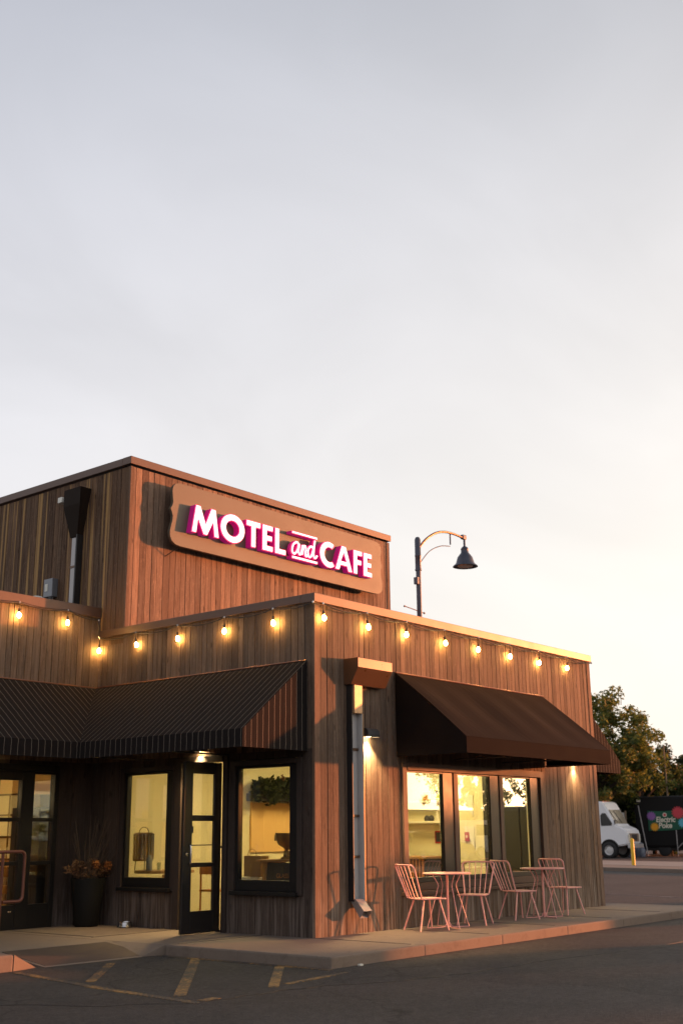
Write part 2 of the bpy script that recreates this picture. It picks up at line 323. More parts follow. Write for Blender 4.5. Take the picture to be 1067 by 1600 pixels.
# ------------------------------------------------------------------ mesh helpers
class MB:
    def __init__(s): s.v = []; s.f = []; s.r = []; s.uv = []; s.cur = 0.5
    def face(s, pts, uv=None):
        b = len(s.v); s.v += [Vector(p) for p in pts]; s.f.append(list(range(b, b + len(pts)))); s.r.append(s.cur); s.uv.append(uv)
    def poly(s, vs, fs):
        b = len(s.v); s.v += [Vector(p) for p in vs]
        for f in fs: s.f.append([b + i for i in f]); s.r.append(s.cur); s.uv.append(None)
    def box(s, a, b, M=None):
        x0, y0, z0 = (min(a[i], b[i]) for i in range(3)); x1, y1, z1 = (max(a[i], b[i]) for i in range(3))
        P = [(x0, y0, z0), (x1, y0, z0), (x1, y1, z0), (x0, y1, z0), (x0, y0, z1), (x1, y0, z1), (x1, y1, z1), (x0, y1, z1)]
        if M is not None: P = [M @ Vector(p) for p in P]
        s.poly(P, [(0, 3, 2, 1), (4, 5, 6, 7), (0, 1, 5, 4), (1, 2, 6, 5), (2, 3, 7, 6), (3, 0, 4, 7)]); return s
    def bev(s, a, b, r=.01, M=None):
        bm = bmesh.new(); bmesh.ops.create_cube(bm, size=1)
        sz = [abs(b[i] - a[i]) for i in range(3)]; ct = [(a[i] + b[i]) / 2 for i in range(3)]
        for v in bm.verts: v.co = Vector([v.co[i] * sz[i] + ct[i] for i in range(3)])
        bmesh.ops.bevel(bm, geom=bm.edges[:], offset=min(r, min(sz) * .45), segments=2, affect='EDGES', profile=.6)
        s.frombm(bm, M); return s
    def frombm(s, bm, M=None):
        bm.verts.index_update(); vs = [v.co.copy() for v in bm.verts]
        if M is not None: vs = [M @ v for v in vs]
        s.poly(vs, [[v.index for v in f.verts] for f in bm.faces]); bm.free()
    def tube(s, pts, r, n=8, close=False, cap=True):
        pts = [Vector(p) for p in pts]; N = len(pts); rs = r if isinstance(r, (list, tuple)) else [r] * N
        rings = []; prev = None
        for i, p in enumerate(pts):
            if close: t = pts[(i + 1) % N] - pts[i - 1]
            else: t = pts[min(i + 1, N - 1)] - pts[max(i - 1, 0)]
            t.normalize()
            if prev is None:
                a = Vector((0, 0, 1)) if abs(t.z) < .9 else Vector((1, 0, 0)); x = t.cross(a).normalized()
            else: x = (prev - t * prev.dot(t)).normalized()
            prev = x; y = t.cross(x); b = len(s.v)
            for k in range(n): s.v.append(p + (x * math.cos(2 * PI * k / n) + y * math.sin(2 * PI * k / n)) * rs[i])
            rings.append(b)
        rg = range(N if close else N - 1)
        for i in rg:
            a, b = rings[i], rings[(i + 1) % N]
            for k in range(n): s.f.append([a + k, a + (k + 1) % n, b + (k + 1) % n, b + k]); s.r.append(s.cur); s.uv.append(None)
        if cap and not close:
            s.f.append([rings[0] + k for k in range(n)][::-1]); s.f.append([rings[-1] + k for k in range(n)]); s.r += [s.cur] * 2; s.uv += [None] * 2
        return s
    def lathe(s, prof, c=(0, 0, 0), n=20, M=None, caps=True):
        b = len(s.v); 
        for (r, z) in prof:
            for k in range(n):
                p = Vector((c[0] + r * math.cos(2 * PI * k / n), c[1] + r * math.sin(2 * PI * k / n), c[2] + z)); s.v.append(M @ p if M is not None else p)
        for i in range(len(prof) - 1):
            for k in range(n): s.f.append([b + i * n + k, b + i * n + (k + 1) % n, b + (i + 1) * n + (k + 1) % n, b + (i + 1) * n + k]); s.r.append(s.cur); s.uv.append(None)
        if caps and prof[0][0] > 1e-4: s.f.append([b + k for k in range(n)][::-1]); s.r.append(s.cur); s.uv.append(None)
        if caps and prof[-1][0] > 1e-4: s.f.append([b + (len(prof) - 1) * n + k for k in range(n)]); s.r.append(s.cur); s.uv.append(None)
        return s
    def prism(s, outline, M, d):       # outline in xy, extruded 0..d along local z
        n = len(outline); s.poly([M @ Vector((x, y, 0)) for x, y in outline] + [M @ Vector((x, y, d)) for x, y in outline],
            [list(range(n))[::-1], list(range(n, 2 * n))] + [[i, (i + 1) % n, n + (i + 1) % n, n + i] for i in range(n)]); return s
    def build(s, name, mat, parent=None, smooth=False, fix=True):
        me = bpy.data.meshes.new(name); L = Vector((0, 0, 0)); 
        if parent is not None:
            p = parent
            while p is not None: L += p.location; p = p.parent
        me.from_pydata([v - L for v in s.v], [], s.f)
        if any(u is not None for u in s.uv):
            ul = me.uv_layers.new(name='UVMap'); i = 0
            for f, u in zip(s.f, s.uv):
                for k in range(len(f)):
                    if u is not None: ul.data[i].uv = u[k]
                    i += 1
        at = me.attributes.new('rnd', 'FLOAT', 'FACE'); at.data.foreach_set('value', s.r)
        if fix:
            bm = bmesh.new(); bm.from_mesh(me); bmesh.ops.recalc_face_normals(bm, faces=bm.faces[:]); bm.to_mesh(me); bm.free()
        me.materials.append(MAT[mat])
        if smooth:
            me.polygons.foreach_set('use_smooth', [True] * len(me.polygons))
            bm = bmesh.new(); bm.from_mesh(me)
            for e in bm.edges:
                e.smooth = not (len(e.link_faces) == 2 and e.calc_face_angle(0) > R(40))
            bm.to_mesh(me); bm.free()
        o = bpy.data.objects.new(name, me); col.objects.link(o)
        if parent is not None: o.parent = parent
        return o
def tag(o, label, cat, group=None):
    o['label'] = label; o['category'] = cat
    if group: o['group'] = group
    return o
def thing(name, loc, label, cat, group=None):
    o = bpy.data.objects.new(name, None); o.location = loc; o.empty_display_size = .2; col.objects.link(o); return tag(o, label, cat, group)
def struct(name, mb, mat):
    o = mb.build(name, mat); o['kind'] = 'structure'; return o
def kids(o): return [c for c in bpy.data.objects if c.parent == o]
def copy_tree(o, parent=None):
    c = o.copy(); col.objects.link(c); c.parent = parent
    for ch in kids(o):
        if ch is not c: copy_tree(ch, c)
    return c
def rotz(a, loc=(0, 0, 0)): return Matrix.Translation(loc) @ Matrix.Rotation(a, 4, 'Z')

# ------------------------------------------------------------------ ground
GZ = -.12
struct('ground', MB().box((-400, -400, GZ - .5), (700, 700, GZ)), 'asphalt')
def slab_mesh():
    m = MB()
    m.bev((-1.72, -1.72, GZ - .3), (8.72, 30, 0.0), .018)      # forecourt round the corner of the cafe
    m.bev((-9, 2.003, GZ - .3), (-1.722, 14, -0.001), .012)
    return m
struct('pavement', slab_mesh(), 'concrete')
m = MB()   # kerb band along the two open edges, two millimetres proud
for x in [k * 1.75 for k in range(6)]:
    a = -1.724 + x; b = min(a + 1.744, 8.724)
    if b > a: m.bev((a, -1.726, GZ - .25), (b, -1.55, 0.004), .02)
for k in range(1):
    m.bev((-1.726, -1.545, GZ - .25), (-1.56, -.29, 0.004), .02); m.bev((-1.726, -.284, GZ - .25), (-1.56, .95, 0.004), .02)
m.bev((8.55, -1.545, GZ - .25), (8.724, 30, 0.004), .02)
struct('kerb', m, 'kerb_concrete')
m = MB(); m.poly([(-3.45, 1.02, GZ + .004), (-1.72, .98, GZ + .004), (-1.72, 2.003, 0), (-3.45, 2.003, 0), (-3.45, 2.003, GZ - .2), (-1.72, 2.003, GZ - .2)], [(0, 1, 2, 3), (0, 3, 4), (1, 5, 2), (3, 2, 5, 4), (0, 4, 5, 1)])
m.poly([(-1.722, .95, .003), (-1.722, .95, GZ), (-1.722, 2.0, 0.003), (-2.05, 1.0, GZ + .006)], [(0, 1, 3), (0, 3, 2)])
struct('kerb_ramp', m, 'concrete')
m = MB(); m.poly([(-3.4, 1.08, GZ + .014), (-1.85, 1.06, GZ + .014), (-1.85, 1.93, -.002), (-3.4, 1.93, -.002), (-3.4, 1.08, GZ + .004), (-1.85, 1.06, GZ + .004), (-1.85, 1.93, -.012), (-3.4, 1.93, -.012)],
    [(0, 1, 2, 3), (4, 7, 6, 5), (0, 4, 5, 1), (1, 5, 6, 2), (2, 6, 7, 3), (3, 7, 4, 0)])
struct('tactile_paving', m, 'tactile_brown')
m = MB(); m.bev((-9, 1.02, GZ - .2), (-3.87, 1.998, .055), .03)
m.poly([(-3.87, 1.02, GZ - .02), (-3.87, 1.02, .05), (-3.87, 1.95, .05), (-3.87, 1.95, GZ), (-3.46, 1.12, GZ - .02), (-3.46, 1.95, GZ)], [(0, 4, 1), (1, 4, 5, 2), (3, 2, 5), (0, 3, 5, 4), (0, 1, 2, 3)])
struct('raised_kerb', m, 'kerb_concrete')
m = MB(); zz = GZ + .004      # pavement joints
for x in (0.0, 1.75, 3.5, 5.25, 7.0): m.box((x - .006, -1.54, -.01), (x + .006, -.004, .0035))
for y in (.9, 2.6): m.box((-1.55, y - .006, -.01), (-.004, y + .006, .0035))
m.box((-1.5, 2.62, -.01), (-1.488, 4.5, .0035))
struct('pavement_joint', m, 'dark_flange')

def strip(m, a, b, w, z, t=.004):
    a = Vector((*a, 0)); b = Vector((*b, 0)); d = (b - a).normalized(); n_ = Vector((-d.y, d.x, 0)) * w / 2
    P = [a - n_, b - n_, b + n_, a + n_]; m.poly([(p.x, p.y, z) for p in P] + [(p.x, p.y, z + t) for p in P], [(3, 2, 1, 0), (4, 5, 6, 7), (0, 1, 5, 4), (1, 2, 6, 5), (2, 3, 7, 6), (3, 0, 4, 7)])
m = MB()
strip(m, (-1.80, 1.06), (-1.80, -1.78), .09, GZ)
strip(m, (-3.93, .87), (-4.24, -.9), .10, GZ); strip(m, (-4.24, -.91), (-4.40, -2.46), .10, GZ)
strip(m, (-1.86, .26), (-4.18, -1.98), .115, GZ); strip(m, (-1.87, -1.10), (-3.20, -2.24), .105, GZ)
strip(m, (-2.72, .76), (-3.98, -.44), .10, GZ); strip(m, (-2.95, -2.19), (-1.87, -2.06), .08, GZ); strip(m, (-4.28, -2.37), (-4.06, -2.35), .10, GZ)
struct('parking_line', m, 'paint_yellow')
m = MB(); TS = [(-6.6, -.2), (-5.5, -1.11), (-4.97, -1.93), (-4.41, -2.41), (-3.9, -2.47), (-3.27, -2.49), (-2.8, -2.62), (-2.31, -2.90), (-1.2, -3.15), (.4, -3.2), (2.6, -3.5), (5.2, -3.45), (9, -3.9)]
for a, b in zip(TS[:-1], TS[1:]):
    for k in range(5):
        p = Vector(a).lerp(Vector(b), k / 5); q = Vector(a).lerp(Vector(b), (k + 1) / 5); j = lambda v: (v.x + .03 * math.sin(v.x * 9), v.y + .035 * math.sin(v.x * 13 + 1)); strip(m, j(p), j(q), .013, GZ + .0005, .003)
struct('tar_seam', m, 'tar')
# road beyond: everything lies along direction (0.31, 0.95)
rd = Vector((.31, .951, 0)).normalized(); rn = Vector((rd.y, -rd.x, 0))
def band(o0, o1, z0, z1, mat, name):
    m = MB(); M = Matrix(((rn.x, rd.x, 0, 0), (rn.y, rd.y, 0, 0), (0, 0, 1, 0), (0, 0, 0, 1)))
    m.bev((o0, -60, z0), (o1, 120, z1), .02, M); return struct(name, m, mat)
band(24.0, 26.4, GZ - .2, GZ + .13, 'kerb_concrete', 'verge')
band(29.6, 35.0, GZ - .2, GZ + .02, 'gravel_pale', 'gravel_strip')
m = MB()
for o_, w in ((12.3, .1),):
    for k in range(-3, 12): 
        a = rn * o_ + rd * (k * 6.0); b = rn * o_ + rd * (k * 6.0 + 5.996); strip(m, (a.x, a.y), (b.x, b.y), w, GZ)
struct('road_line', m, 'paint_white')

# ------------------------------------------------------------------ the cafe
cafe = thing('cafe_building', (0, 0, 0), 'wood clad flat roofed cafe with a taller block behind and a low left wing', 'building')
def boards(name, mat, P0, U, N, L, z0, z1, holes, bw=.125, seed=1, ztop=None, core=True):
    """vertical boards on a wall; P0 start, U direction along wall, N outward normal; holes (u0,u1,z0,z1)"""
    r = random.Random(seed); P0 = Vector(P0); U = Vector(U); N = Vector(N)
    m = MB(); c = MB()
    edges = [0.0]
    while edges[-1] < L - bw * .6: edges.append(min(L, edges[-1] + bw * r.uniform(.82, 1.16)))
    if edges[-1] < L: edges[-1] = L
    cuts = sorted(set([round(e, 4) for e in edges] + [round(x, 4) for h in holes for x in h[:2] if 0 < x < L]))
    es = set(round(e, 4) for e in edges); bi = -1; dep = 0; rv = 0
    def pt(u, z, d): return P0 + U * u + N * d + Vector((0, 0, z))
    for a, b in zip(cuts[:-1], cuts[1:]):
        if a in es or a == 0: bi += 1; dep = .014 + r.uniform(-.0035, .0035); rv = r.random(); 
        ga = 0.0048 if a in es else 0; gb = .0048 if b in es else 0
        if b - a < .001: continue
        iv = [(z0, z1)]
        for h in holes:
            if h[0] < b - 1e-4 and h[1] > a + 1e-4:
                nv = []
                for (p, q) in iv:
                    if h[2] <= p and h[3] >= q: continue
                    if h[3] <= p or h[2] >= q: nv.append((p, q)); continue
                    if h[2] > p: nv.append((p, h[2]))
                    if h[3] < q: nv.append((h[3], q))
                iv = nv
        for p, q in iv:
            m.cur = rv
            A, B = a + ga, b - gb
            if B - A > .004:
                m.face([pt(A, p, dep), pt(B, p, dep), pt(B, q, dep), pt(A, q, dep)])
                m.face([pt(A, p, 0), pt(A, p, dep), pt(A, q, dep), pt(A, q, 0)]); m.face([pt(B, p, dep), pt(B, p, 0), pt(B, q, 0), pt(B, q, dep)])
                m.face([pt(A, p, 0), pt(B, p, 0), pt(B, p, dep), pt(A, p, dep)])
            if core:
                o = [pt(a, p, 0), pt(b, p, 0), pt(b, p, -.16), pt(a, p, -.16), pt(a, q, 0), pt(b, q, 0), pt(b, q, -.16), pt(a, q, -.16)]
                c.poly(o, [(0, 1, 2, 3), (4, 7, 6, 5), (0, 4, 5, 1), (2, 6, 7, 3)])
    o = m.build(name, mat, cafe)
    if core: c.build('wall_core', 'core_black', cafe)
    return o
H = 4.44
# front wall (faces -Y), its windows; the boards stop 16 mm short so they do not lie in the side wall
WR = [(2.08, 3.00), (3.42, 4.33), (4.735, 5.60)]
boards('wall', 'cedar_grey', (.02, 0, 0), (1, 0, 0), (0, -1, 0), 7.96, 0, H, [(1.93 - .02, 6.02 - .02, .46, 2.30)], seed=3)
# left wall (faces -X): upper boards, lower painted panels
boards('wall', 'cedar_dark2' if False else 'cedar_grey', (0, 4.67, 0), (0, -1, 0), (-1, 0, 0), 4.65, 2.42, H, [], bw=.115, seed=5)
boards('wall', 'cedar_painted', (0, 4.67, 0), (0, -1, 0), (-1, 0, 0), 4.65, 0, 2.42, [(4.67 - 3.98, 4.67 - 2.70, .52, 2.30), (4.67 - 2.69, 4.67 - 1.60, 0, 2.36), (4.67 - 1.55, 4.67 - .28, .52, 2.32)], bw=.30, seed=6)
# corner boards
MB().bev((-.024, -.028, 0), (.075, .02, H), .006).build('corner_board', 'cedar_warm', cafe)
MB().bev((7.90, -.028, 0), (8.02, .02, H), .006).build('corner_board', 'cedar_warm', cafe)
# side wall to the east, and the wing
boards('wall', 'cedar_grey', (8.0, 0, 0), (0, 1, 0), (1, 0, 0), 10, 0, H, [], seed=9)
HW = 4.78
boards('wall', 'cedar_grey', (-8, 4.67, 0), (1, 0, 0), (0, -1, 0), 8, 2.42, HW, [], seed=11)
boards('wall', 'cedar_painted', (-8, 4.67, 0), (1, 0, 0), (0, -1, 0), 8, 0, 2.42, [(8 - 3.4, 8 - .70, 0, 2.36)], bw=.3, seed=12)
boards('wall', 'cedar_grey', (-8, 12, 0), (0, -1, 0), (-1, 0, 0), 7.33, 0, HW, [], seed=13)
# the taller block
HB = 7.30
boards('wall', 'cedar_warm', (0, 4.06, 0), (1, 0, 0), (0, -1, 0), 7.10, 4.3, HB, [], bw=.13, seed=21)
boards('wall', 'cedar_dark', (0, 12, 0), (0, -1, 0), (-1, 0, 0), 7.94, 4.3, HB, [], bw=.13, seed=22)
boards('wall', 'cedar_warm', (7.10, 4.06, 0), (0, 1, 0), (1, 0, 0), 7.94, 4.3, HB, [], bw=.13, seed=23)
MB().bev((-.022, 4.032, 4.45), (.05, 4.075, HB), .005).build('corner_board', 'cedar_warm', cafe)
MB().bev((7.02, 4.028, 4.45), (7.122, 4.075, HB), .005).build('corner_board', 'cedar_warm', cafe)
# caps
def cap(pts, z0, z1, out=.05, inn=.2):
    for (a, b, c_, d) in pts: MB().bev((a, b, z0), (c_, d, z1), .006).build('parapet_cap', 'bronze_cap', cafe)
cap([(-.055, -.055, 8.055, .20)], 4.43, 4.555); cap([(-.055, .203, .20, 4.655)], 4.432, 4.553); cap([(7.85, .203, 8.055, 10)], 4.432, 4.553)
cap([(-.055, 4.005, 7.155, 4.22)], 7.335, 7.465); cap([(-.055, 4.223, .16, 12.05)], 7.333, 7.462); cap([(6.95, 4.223, 7.155, 12.05)], 7.333, 7.462)
cap([(-8.05, 4.615, -.03, 4.82)], 4.775, 4.94)
MB().box((.16, .2, 4.2), (7.85, 4.05, 4.30)).build('roof', 'roof_membrane', cafe)
MB().box((.1, 4.23, 7.1), (7.0, 12.0, 7.2)).build('roof', 'roof_membrane', cafe)
MB().box((-7.9, 4.83, 4.5), (-.02, 11.9, 4.6)).build('roof', 'roof_membrane', cafe)
# interior shell
I = MB(); I.box((.165, 4.5, 0), (7.83, 4.62, 3.4)); I.box((7.70, .165, 0), (7.83, 4.5, 3.4))
I.build('interior_wall', 'plaster_cream', cafe)
MB().box((.165, .165, 3.0), (7.70, 4.5, 3.06)).build('ceiling', 'ceiling_white', cafe)
MB().box((.02, .02, -.04), (7.98, 4.66, .012)).build('interior_floor', 'interior_floor', cafe)
I = MB()      # inner lining of the outer walls, stopping round the window openings
for (a, b, z0, z1) in ((.17, 1.90, .014, 3.0), (1.90, 6.05, .014, .44), (1.90, 6.05, 2.32, 3.0), (6.05, 7.7, .014, 3.0)): I.box((a, .163, z0), (b, .175, z1))
for (a, b, z0, z1) in ((.18, .28, .014, 3.0), (.28, 1.55, .014, .5), (.28, 4.0, 2.36, 3.0), (1.55, 1.62, .014, 2.36), (2.68, 4.0, .014, .5), (2.68, 2.72, .5, 2.36), (4.0, 4.5, .014, 3.0)): I.box((.163, a, z0), (.175, b, z1))
I.build('interior_lining', 'plaster_cream', cafe)
# windows of the front wall: outer casing, posts, three sashes
def window_front():
    w = MB(); y0 = -.045
    w.bev((1.93, y0, .46), (2.04, .10, 2.30), .006); w.bev((5.90, y0, .46), (6.02, .10, 2.30), .006)
    w.bev((3.275, y0 + .02, .60), (3.378, .10, 2.195), .006); w.bev((4.602, y0 + .02, .60), (4.692, .10, 2.195), .006)
    w.bev((2.043, y0 - .01, 2.20), (5.897, .10, 2.31), .006); w.bev((1.88, y0 - .03, .43), (6.07, .10, .49), .008)
    w.bev((2.043, y0 + .01, .495), (5.897, .10, .60), .006)
    o = w.build('window', 'casing_brown', cafe)
    for a, b in WR:
        f = MB(); e = .035; z0, z1 = .603, 2.195
        f.bev((a - e - .005, -.01, z0), (a, .06, z1), .004); f.bev((b, -.01, z0), (min(b + .27, 5.895), .06, z1), .004)
        f.bev((a + .002, -.008, z0), (b - .002, .058, z0 + .07), .004); f.bev((a + .002, -.008, z1 - .02), (b - .002, .058, z1), .004)
        f.build('sash', 'black_frame', o)
        MB().box((a + .003, .03, z0 + .072), (b - .003, .036, z1 - .022)).build('pane', 'window_glass', o)
window_front()
def window_left(y0, y1, casing_hi=.13):
    c = MB(); x = -.05; zt, zb = 2.31, .52
    c.bev((x, y0 - .24, zb), (.10, y0 - .15, zt), .006); c.bev((x, y1 + .05, zb), (.10, y1 + .14, zt), .006)
    c.bev((x - .004, y0 - .145, 2.24), (.10, y1 + .045, zt), .006)
    o = c.build('window', 'casing_dark', cafe)
    f = MB(); f.bev((-.02, y0 - .147, .562), (.07, y0, 2.237), .005); f.bev((-.02, y1, .562), (.07, y1 + .047, 2.237), .005)
    f.bev((-.018, y0 + .002, .562), (.068, y1 - .002, .70), .005); f.bev((-.018, y0 + .002, 2.20), (.068, y1 - .002, 2.237), .005)
    f.build('sash', 'black_frame', o)
    MB().bev((-.11, y0 - .17, .505), (.07, y1 + .08, .56), .008).build('sill', 'black_frame', o)
    MB().box((.03, y0 + .003, .702), (.036, y1 - .003, 2.198)).build('pane', 'window_glass', o)
window_left(.43, 1.40); window_left(2.90, 3.80)
# door frame and the leaf standing open at a right angle
f = MB(); f.bev((-.055, 1.602, 0), (.12, 1.69, 2.40), .006); f.bev((-.055, 2.56, 0), (.12, 2.688, 2.40), .006); f.bev((-.060, 1.693, 2.325), (.12, 2.557, 2.41), .006)
dfr = f.build('door_frame', 'casing_dark', cafe)
MB().box((.0, 1.693, .012), (.12, 2.557, .03)).build('threshold', 'steel', dfr)
d = MB(); Y0, Y1 = 1.755, 1.80
d.bev((-.725, Y0, .01), (-.56, Y1, 2.30), .005); d.bev((-.135, Y0, .01), (.0, Y1, 2.30), .005)
for z0, z1 in ((.01, .30), (.875, .935), (1.49, 1.57), (2.135, 2.30)): d.bev((-.557, Y0 + .002, z0), (-.138, Y1 - .002, z1), .004)
d.bev((-.557, Y0 + .012, 1.16), (-.138, Y1 - .012, 1.175), .003)
leaf = d.build('door', 'door_black', cafe)
for z0, z1 in ((.302, .873), (.937, 1.158), (1.177, 1.488), (1.572, 2.133)): MB().box((-.556, 1.772, z0), (-.139, 1.778, z1)).build('pane', 'window_glass', leaf)
MB().tube([(-.62, Y0, .92), (-.62, Y0 - .045, .93), (-.62, Y0 - .05, .96), (-.62, Y0 - .05, 1.13), (-.62, Y0 - .045, 1.16), (-.62, Y0, 1.17)], .011, 8).build('handle', 'steel', leaf, True)
MB().lathe([(.0, 0), (.022, 0), (.022, .012), (.0, .014)], n=12, M=Matrix.Translation((-.66, Y0, 1.05)) @ Matrix.Rotation(R(90), 4, 'X')).build('lock', 'steel', leaf)
MB().box((-.60, Y0 - .003, 1.33), (-.54, Y0 - .001, 1.42)).build('notice', 'charcoal_fit', leaf)
MB().tube([(-.03, Y0 + .03, 1.15), (.05, 1.72, 1.12), (.09, 1.70, 1.10)], .015, 6).build('door_closer', 'black_frame', leaf)
# wing entrance: door bays and side light
f = MB(); yw0, yw1 = 4.60, 4.72
f.bev((-.78, yw0, 0), (-.70, yw1, 2.36), .006); f.bev((-3.4, yw0 + .002, 2.26), (-.783, yw1, 2.36), .006)
for x0, x1 in ((-1.37, -1.15), (-2.02, -1.76), (-2.62, -2.40), (-3.4, -3.3)): f.bev((x0, yw0 + .004, 0), (x1, yw1 - .004, 2.257), .006)
for x0, x1 in ((-1.147, -.783), (-1.757, -1.373), (-2.397, -2.023), (-3.297, -2.623)):
    zt = 2.22 if x0 == -1.147 else 2.12
    for z0, z1 in ((0, .34), (.895, .95), (1.52, 1.577), (zt, 2.257)): f.bev((x0, yw0 + .01, z0), (x1, yw1 - .01, z1), .004)
wd = f.build('entrance_door', 'black_frame', cafe)
for x0, x1 in ((-1.147, -.783), (-1.757, -1.373), (-2.397, -2.023), (-3.297, -2.623)):
    zt = 2.22 if x0 == -1.147 else 2.12
    for z0, z1 in ((.342, .893), (.952, 1.518), (1.579, zt - .002)): MB().box((x0 + .002, 4.655, z0), (x1 - .002, 4.661, z1)).build('pane', 'window_glass', wd)
MB().bev((-1.50, 4.585, .24), (-1.44, 4.60, .265), .004).build('kick_plate', 'steel', wd)
# wing interior
I = MB(); I.box((-5, 9.2, 0), (-.17, 9.3, 3.2)); I.box((-.30, 4.8, 0), (-.17, 9.2, 3.2)); I.box((-5, 4.8, 0), (-4.9, 9.2, 3.2)); I.build('interior_wall', 'plaster_orange', cafe)
MB().box((-5, 4.8, 3.0), (-.17, 9.3, 3.05)).build('ceiling', 'ceiling_white', cafe)
MB().box((-5, 4.66, -.04), (-.17, 9.3, .011)).build('interior_floor', 'interior_floor', cafe)

# downspout with its box shaped collector on the front wall
hood = MB(); a, b = .63, 1.43
prof = [(-.002, 3.70), (-.27, 3.70), (-.27, 3.565), (-.135, 3.33), (-.002, 3.33)]
hood.poly([(a, y, z) for y, z in prof] + [(b, y, z) for y, z in prof], [(0, 1, 2, 3, 4), (9, 8, 7, 6, 5), (0, 5, 6, 1), (1, 6, 7, 2), (2, 7, 8, 3), (3, 8, 9, 4), (4, 9, 5, 0)])
hd = hood.build('downspout', 'bronze_hood', cafe); bv = hd.modifiers.new('bevel', 'BEVEL'); bv.width = .006; bv.segments = 2
MB().bev((.692, -.15, 2.93), (.872, -.02, 3.328), .006).build('sleeve', 'duct_tan', hd)
MB().bev((.692, -.062, .42), (.851, -.02, 2.928), .004).build('pipe', 'duct_grey', hd)
MB().bev((.672, -.112, .42), (.690, -.016, 3.329), .004).build('flange', 'dark_flange', hd); MB().bev((.852, -.148, .42), (.866, -.016, 2.928), .003).build('flange', 'duct_grey', hd); MB().bev((.8665, -.156, .42), (.880, -.016, 2.928), .003).build('flange', 'duct_tan', hd)
for z in (2.42, 1.52, .98): MB().bev((.6925, -.085, z), (.851, -.016, z + .035), .003).build('strap', 'bronze_hood', hd)
s = MB(); s.poly([(.69, -.13, .45), (.865, -.13, .45), (.865, -.02, .45), (.69, -.02, .45), (.69, -.27, .30), (.865, -.27, .30), (.865, -.20, .21), (.69, -.20, .21)],
    [(0, 1, 2, 3), (0, 4, 5, 1), (3, 2, 6, 7), (0, 3, 7, 4), (1, 5, 6, 2)]); s.build('spout', 'galvanised', hd)
# the one on the tall block's left face
hx = MB(); P = [(-.002, 7.10), (-.25, 7.10), (-.25, 6.80), (-.13, 6.26), (-.002, 6.26)]
hx.poly([(x, 5.07, z) for x, z in P[:3]] + [(P[3][0], 5.26, P[3][1]), (P[4][0], 5.26, P[4][1])] + [(x, 5.52, z) for x, z in P[:3]] + [(P[3][0], 5.44, P[3][1]), (P[4][0], 5.44, P[4][1])],
    [(0, 1, 2, 3, 4), (9, 8, 7, 6, 5), (0, 5, 6, 1), (1, 6, 7, 2), (2, 7, 8, 3), (3, 8, 9, 4), (4, 9, 5, 0)])
h2 = hx.build('downspout', 'box_brown', cafe)
MB().bev((-.115, 5.28, 4.6), (-.02, 5.41, 6.258), .006).build('pipe', 'galvanised', h2)
MB().bev((-.14, 5.235, 4.6), (-.018, 5.27, 6.30), .004).build('flange', 'dark_flange', h2)
MB().bev((-.125, 5.272, 5.72), (-.018, 5.42, 5.76), .004).build('strap', 'bronze_hood', h2)

# ------------------------------------------------------------------ awnings
def awning(name, label, runs, mat, base):
    """runs: list of dict(top=[(p,q)], ...) as quads with uv"""
    t = thing(name, base, label, 'awning', None)
    for nm, quads in runs:
        m = MB()
        for pts, uv in quads: m.face(pts, uv)
        o = m.build(nm, mat, t, fix=False); sm = o.modifiers.new('thick', 'SOLIDIFY'); sm.thickness = .012; sm.offset = 0
    return t
ZT, ZM, ZB, DP = 3.61, 2.61, 2.385, 1.29
yr = .10
def sag(pa, pb, qa, qb, ua, ub, n=24, amt=.012, lift=0):
    """sloping sheet from top edge pa-pb to bottom edge qa-qb, slightly rippled"""
    out = []; pa, pb, qa, qb = map(Vector, (pa, pb, qa, qb)); K = 5
    def P(i, j):
        t = i / n; w = j / K; a = pa.lerp(pb, t); b = qa.lerp(qb, t); p = a.lerp(b, w)
        e = math.sin(PI * w) * (math.sin(t * 31.4) * .4 + math.sin(t * 12 + 1) * .6) * amt; return p + Vector((0, 0, e))
    for i in range(n):
        for j in range(K):
            u0 = [ua[0] + (ua[1] - ua[0]) * (i / n), ub[0] + (ub[1] - ub[0]) * (i / n)]; u1 = [ua[0] + (ua[1] - ua[0]) * ((i + 1) / n), ub[0] + (ub[1] - ub[0]) * ((i + 1) / n)]
            A = lambda u, w: u[0] * (1 - w) + u[1] * w
            out.append(([P(i, j), P(i + 1, j), P(i + 1, j + 1), P(i, j + 1)], [(A(u0, j / K), 0), (A(u1, j / K), 0), (A(u1, (j + 1) / K), 0), (A(u0, (j + 1) / K), 0)]))
    return out
x0 = -.03
A1 = sag((x0, 4.67, ZT), (x0, yr, ZT), (-DP, 4.67 - DP, ZM), (-DP, yr, ZM), (4.67, yr), (4.67 - DP, yr))
V1 = [([(-DP, 4.67 - DP, ZM), (-DP, yr, ZM), (-DP, yr, ZB), (-DP, 4.67 - DP, ZB)], [(4.67 - DP, 0), (yr, 0), (yr, 0), (4.67 - DP, 0)])]
E1 = [([(x0, yr, ZT), (-DP, yr, ZM), (-DP, yr, ZB), (x0, yr, ZB)], [(0, 0), (DP, 0), (DP, 0), (0, 0)])]
A2 = sag((x0, 4.67, ZT), (-6, 4.64, ZT), (-DP, 4.67 - DP, ZM), (-6, 4.67 - DP, ZM), (.0, 6), (DP, 6))
V2 = [([(-DP, 4.67 - DP, ZM), (-6, 4.67 - DP, ZM), (-6, 4.67 - DP, ZB), (-DP, 4.67 - DP, ZB)], [(DP, 0), (6, 0), (6, 0), (DP, 0)])]
def wr(qs): return qs
aw1 = awning('striped_awning', 'dark pinstriped fabric awning turning the inner corner above the open door', [('canopy', A1), ('valance', V1), ('end_panel', E1), ('canopy', A2), ('valance', V2)], 'awning_pinstripe', (0, 4.67, 2.4))
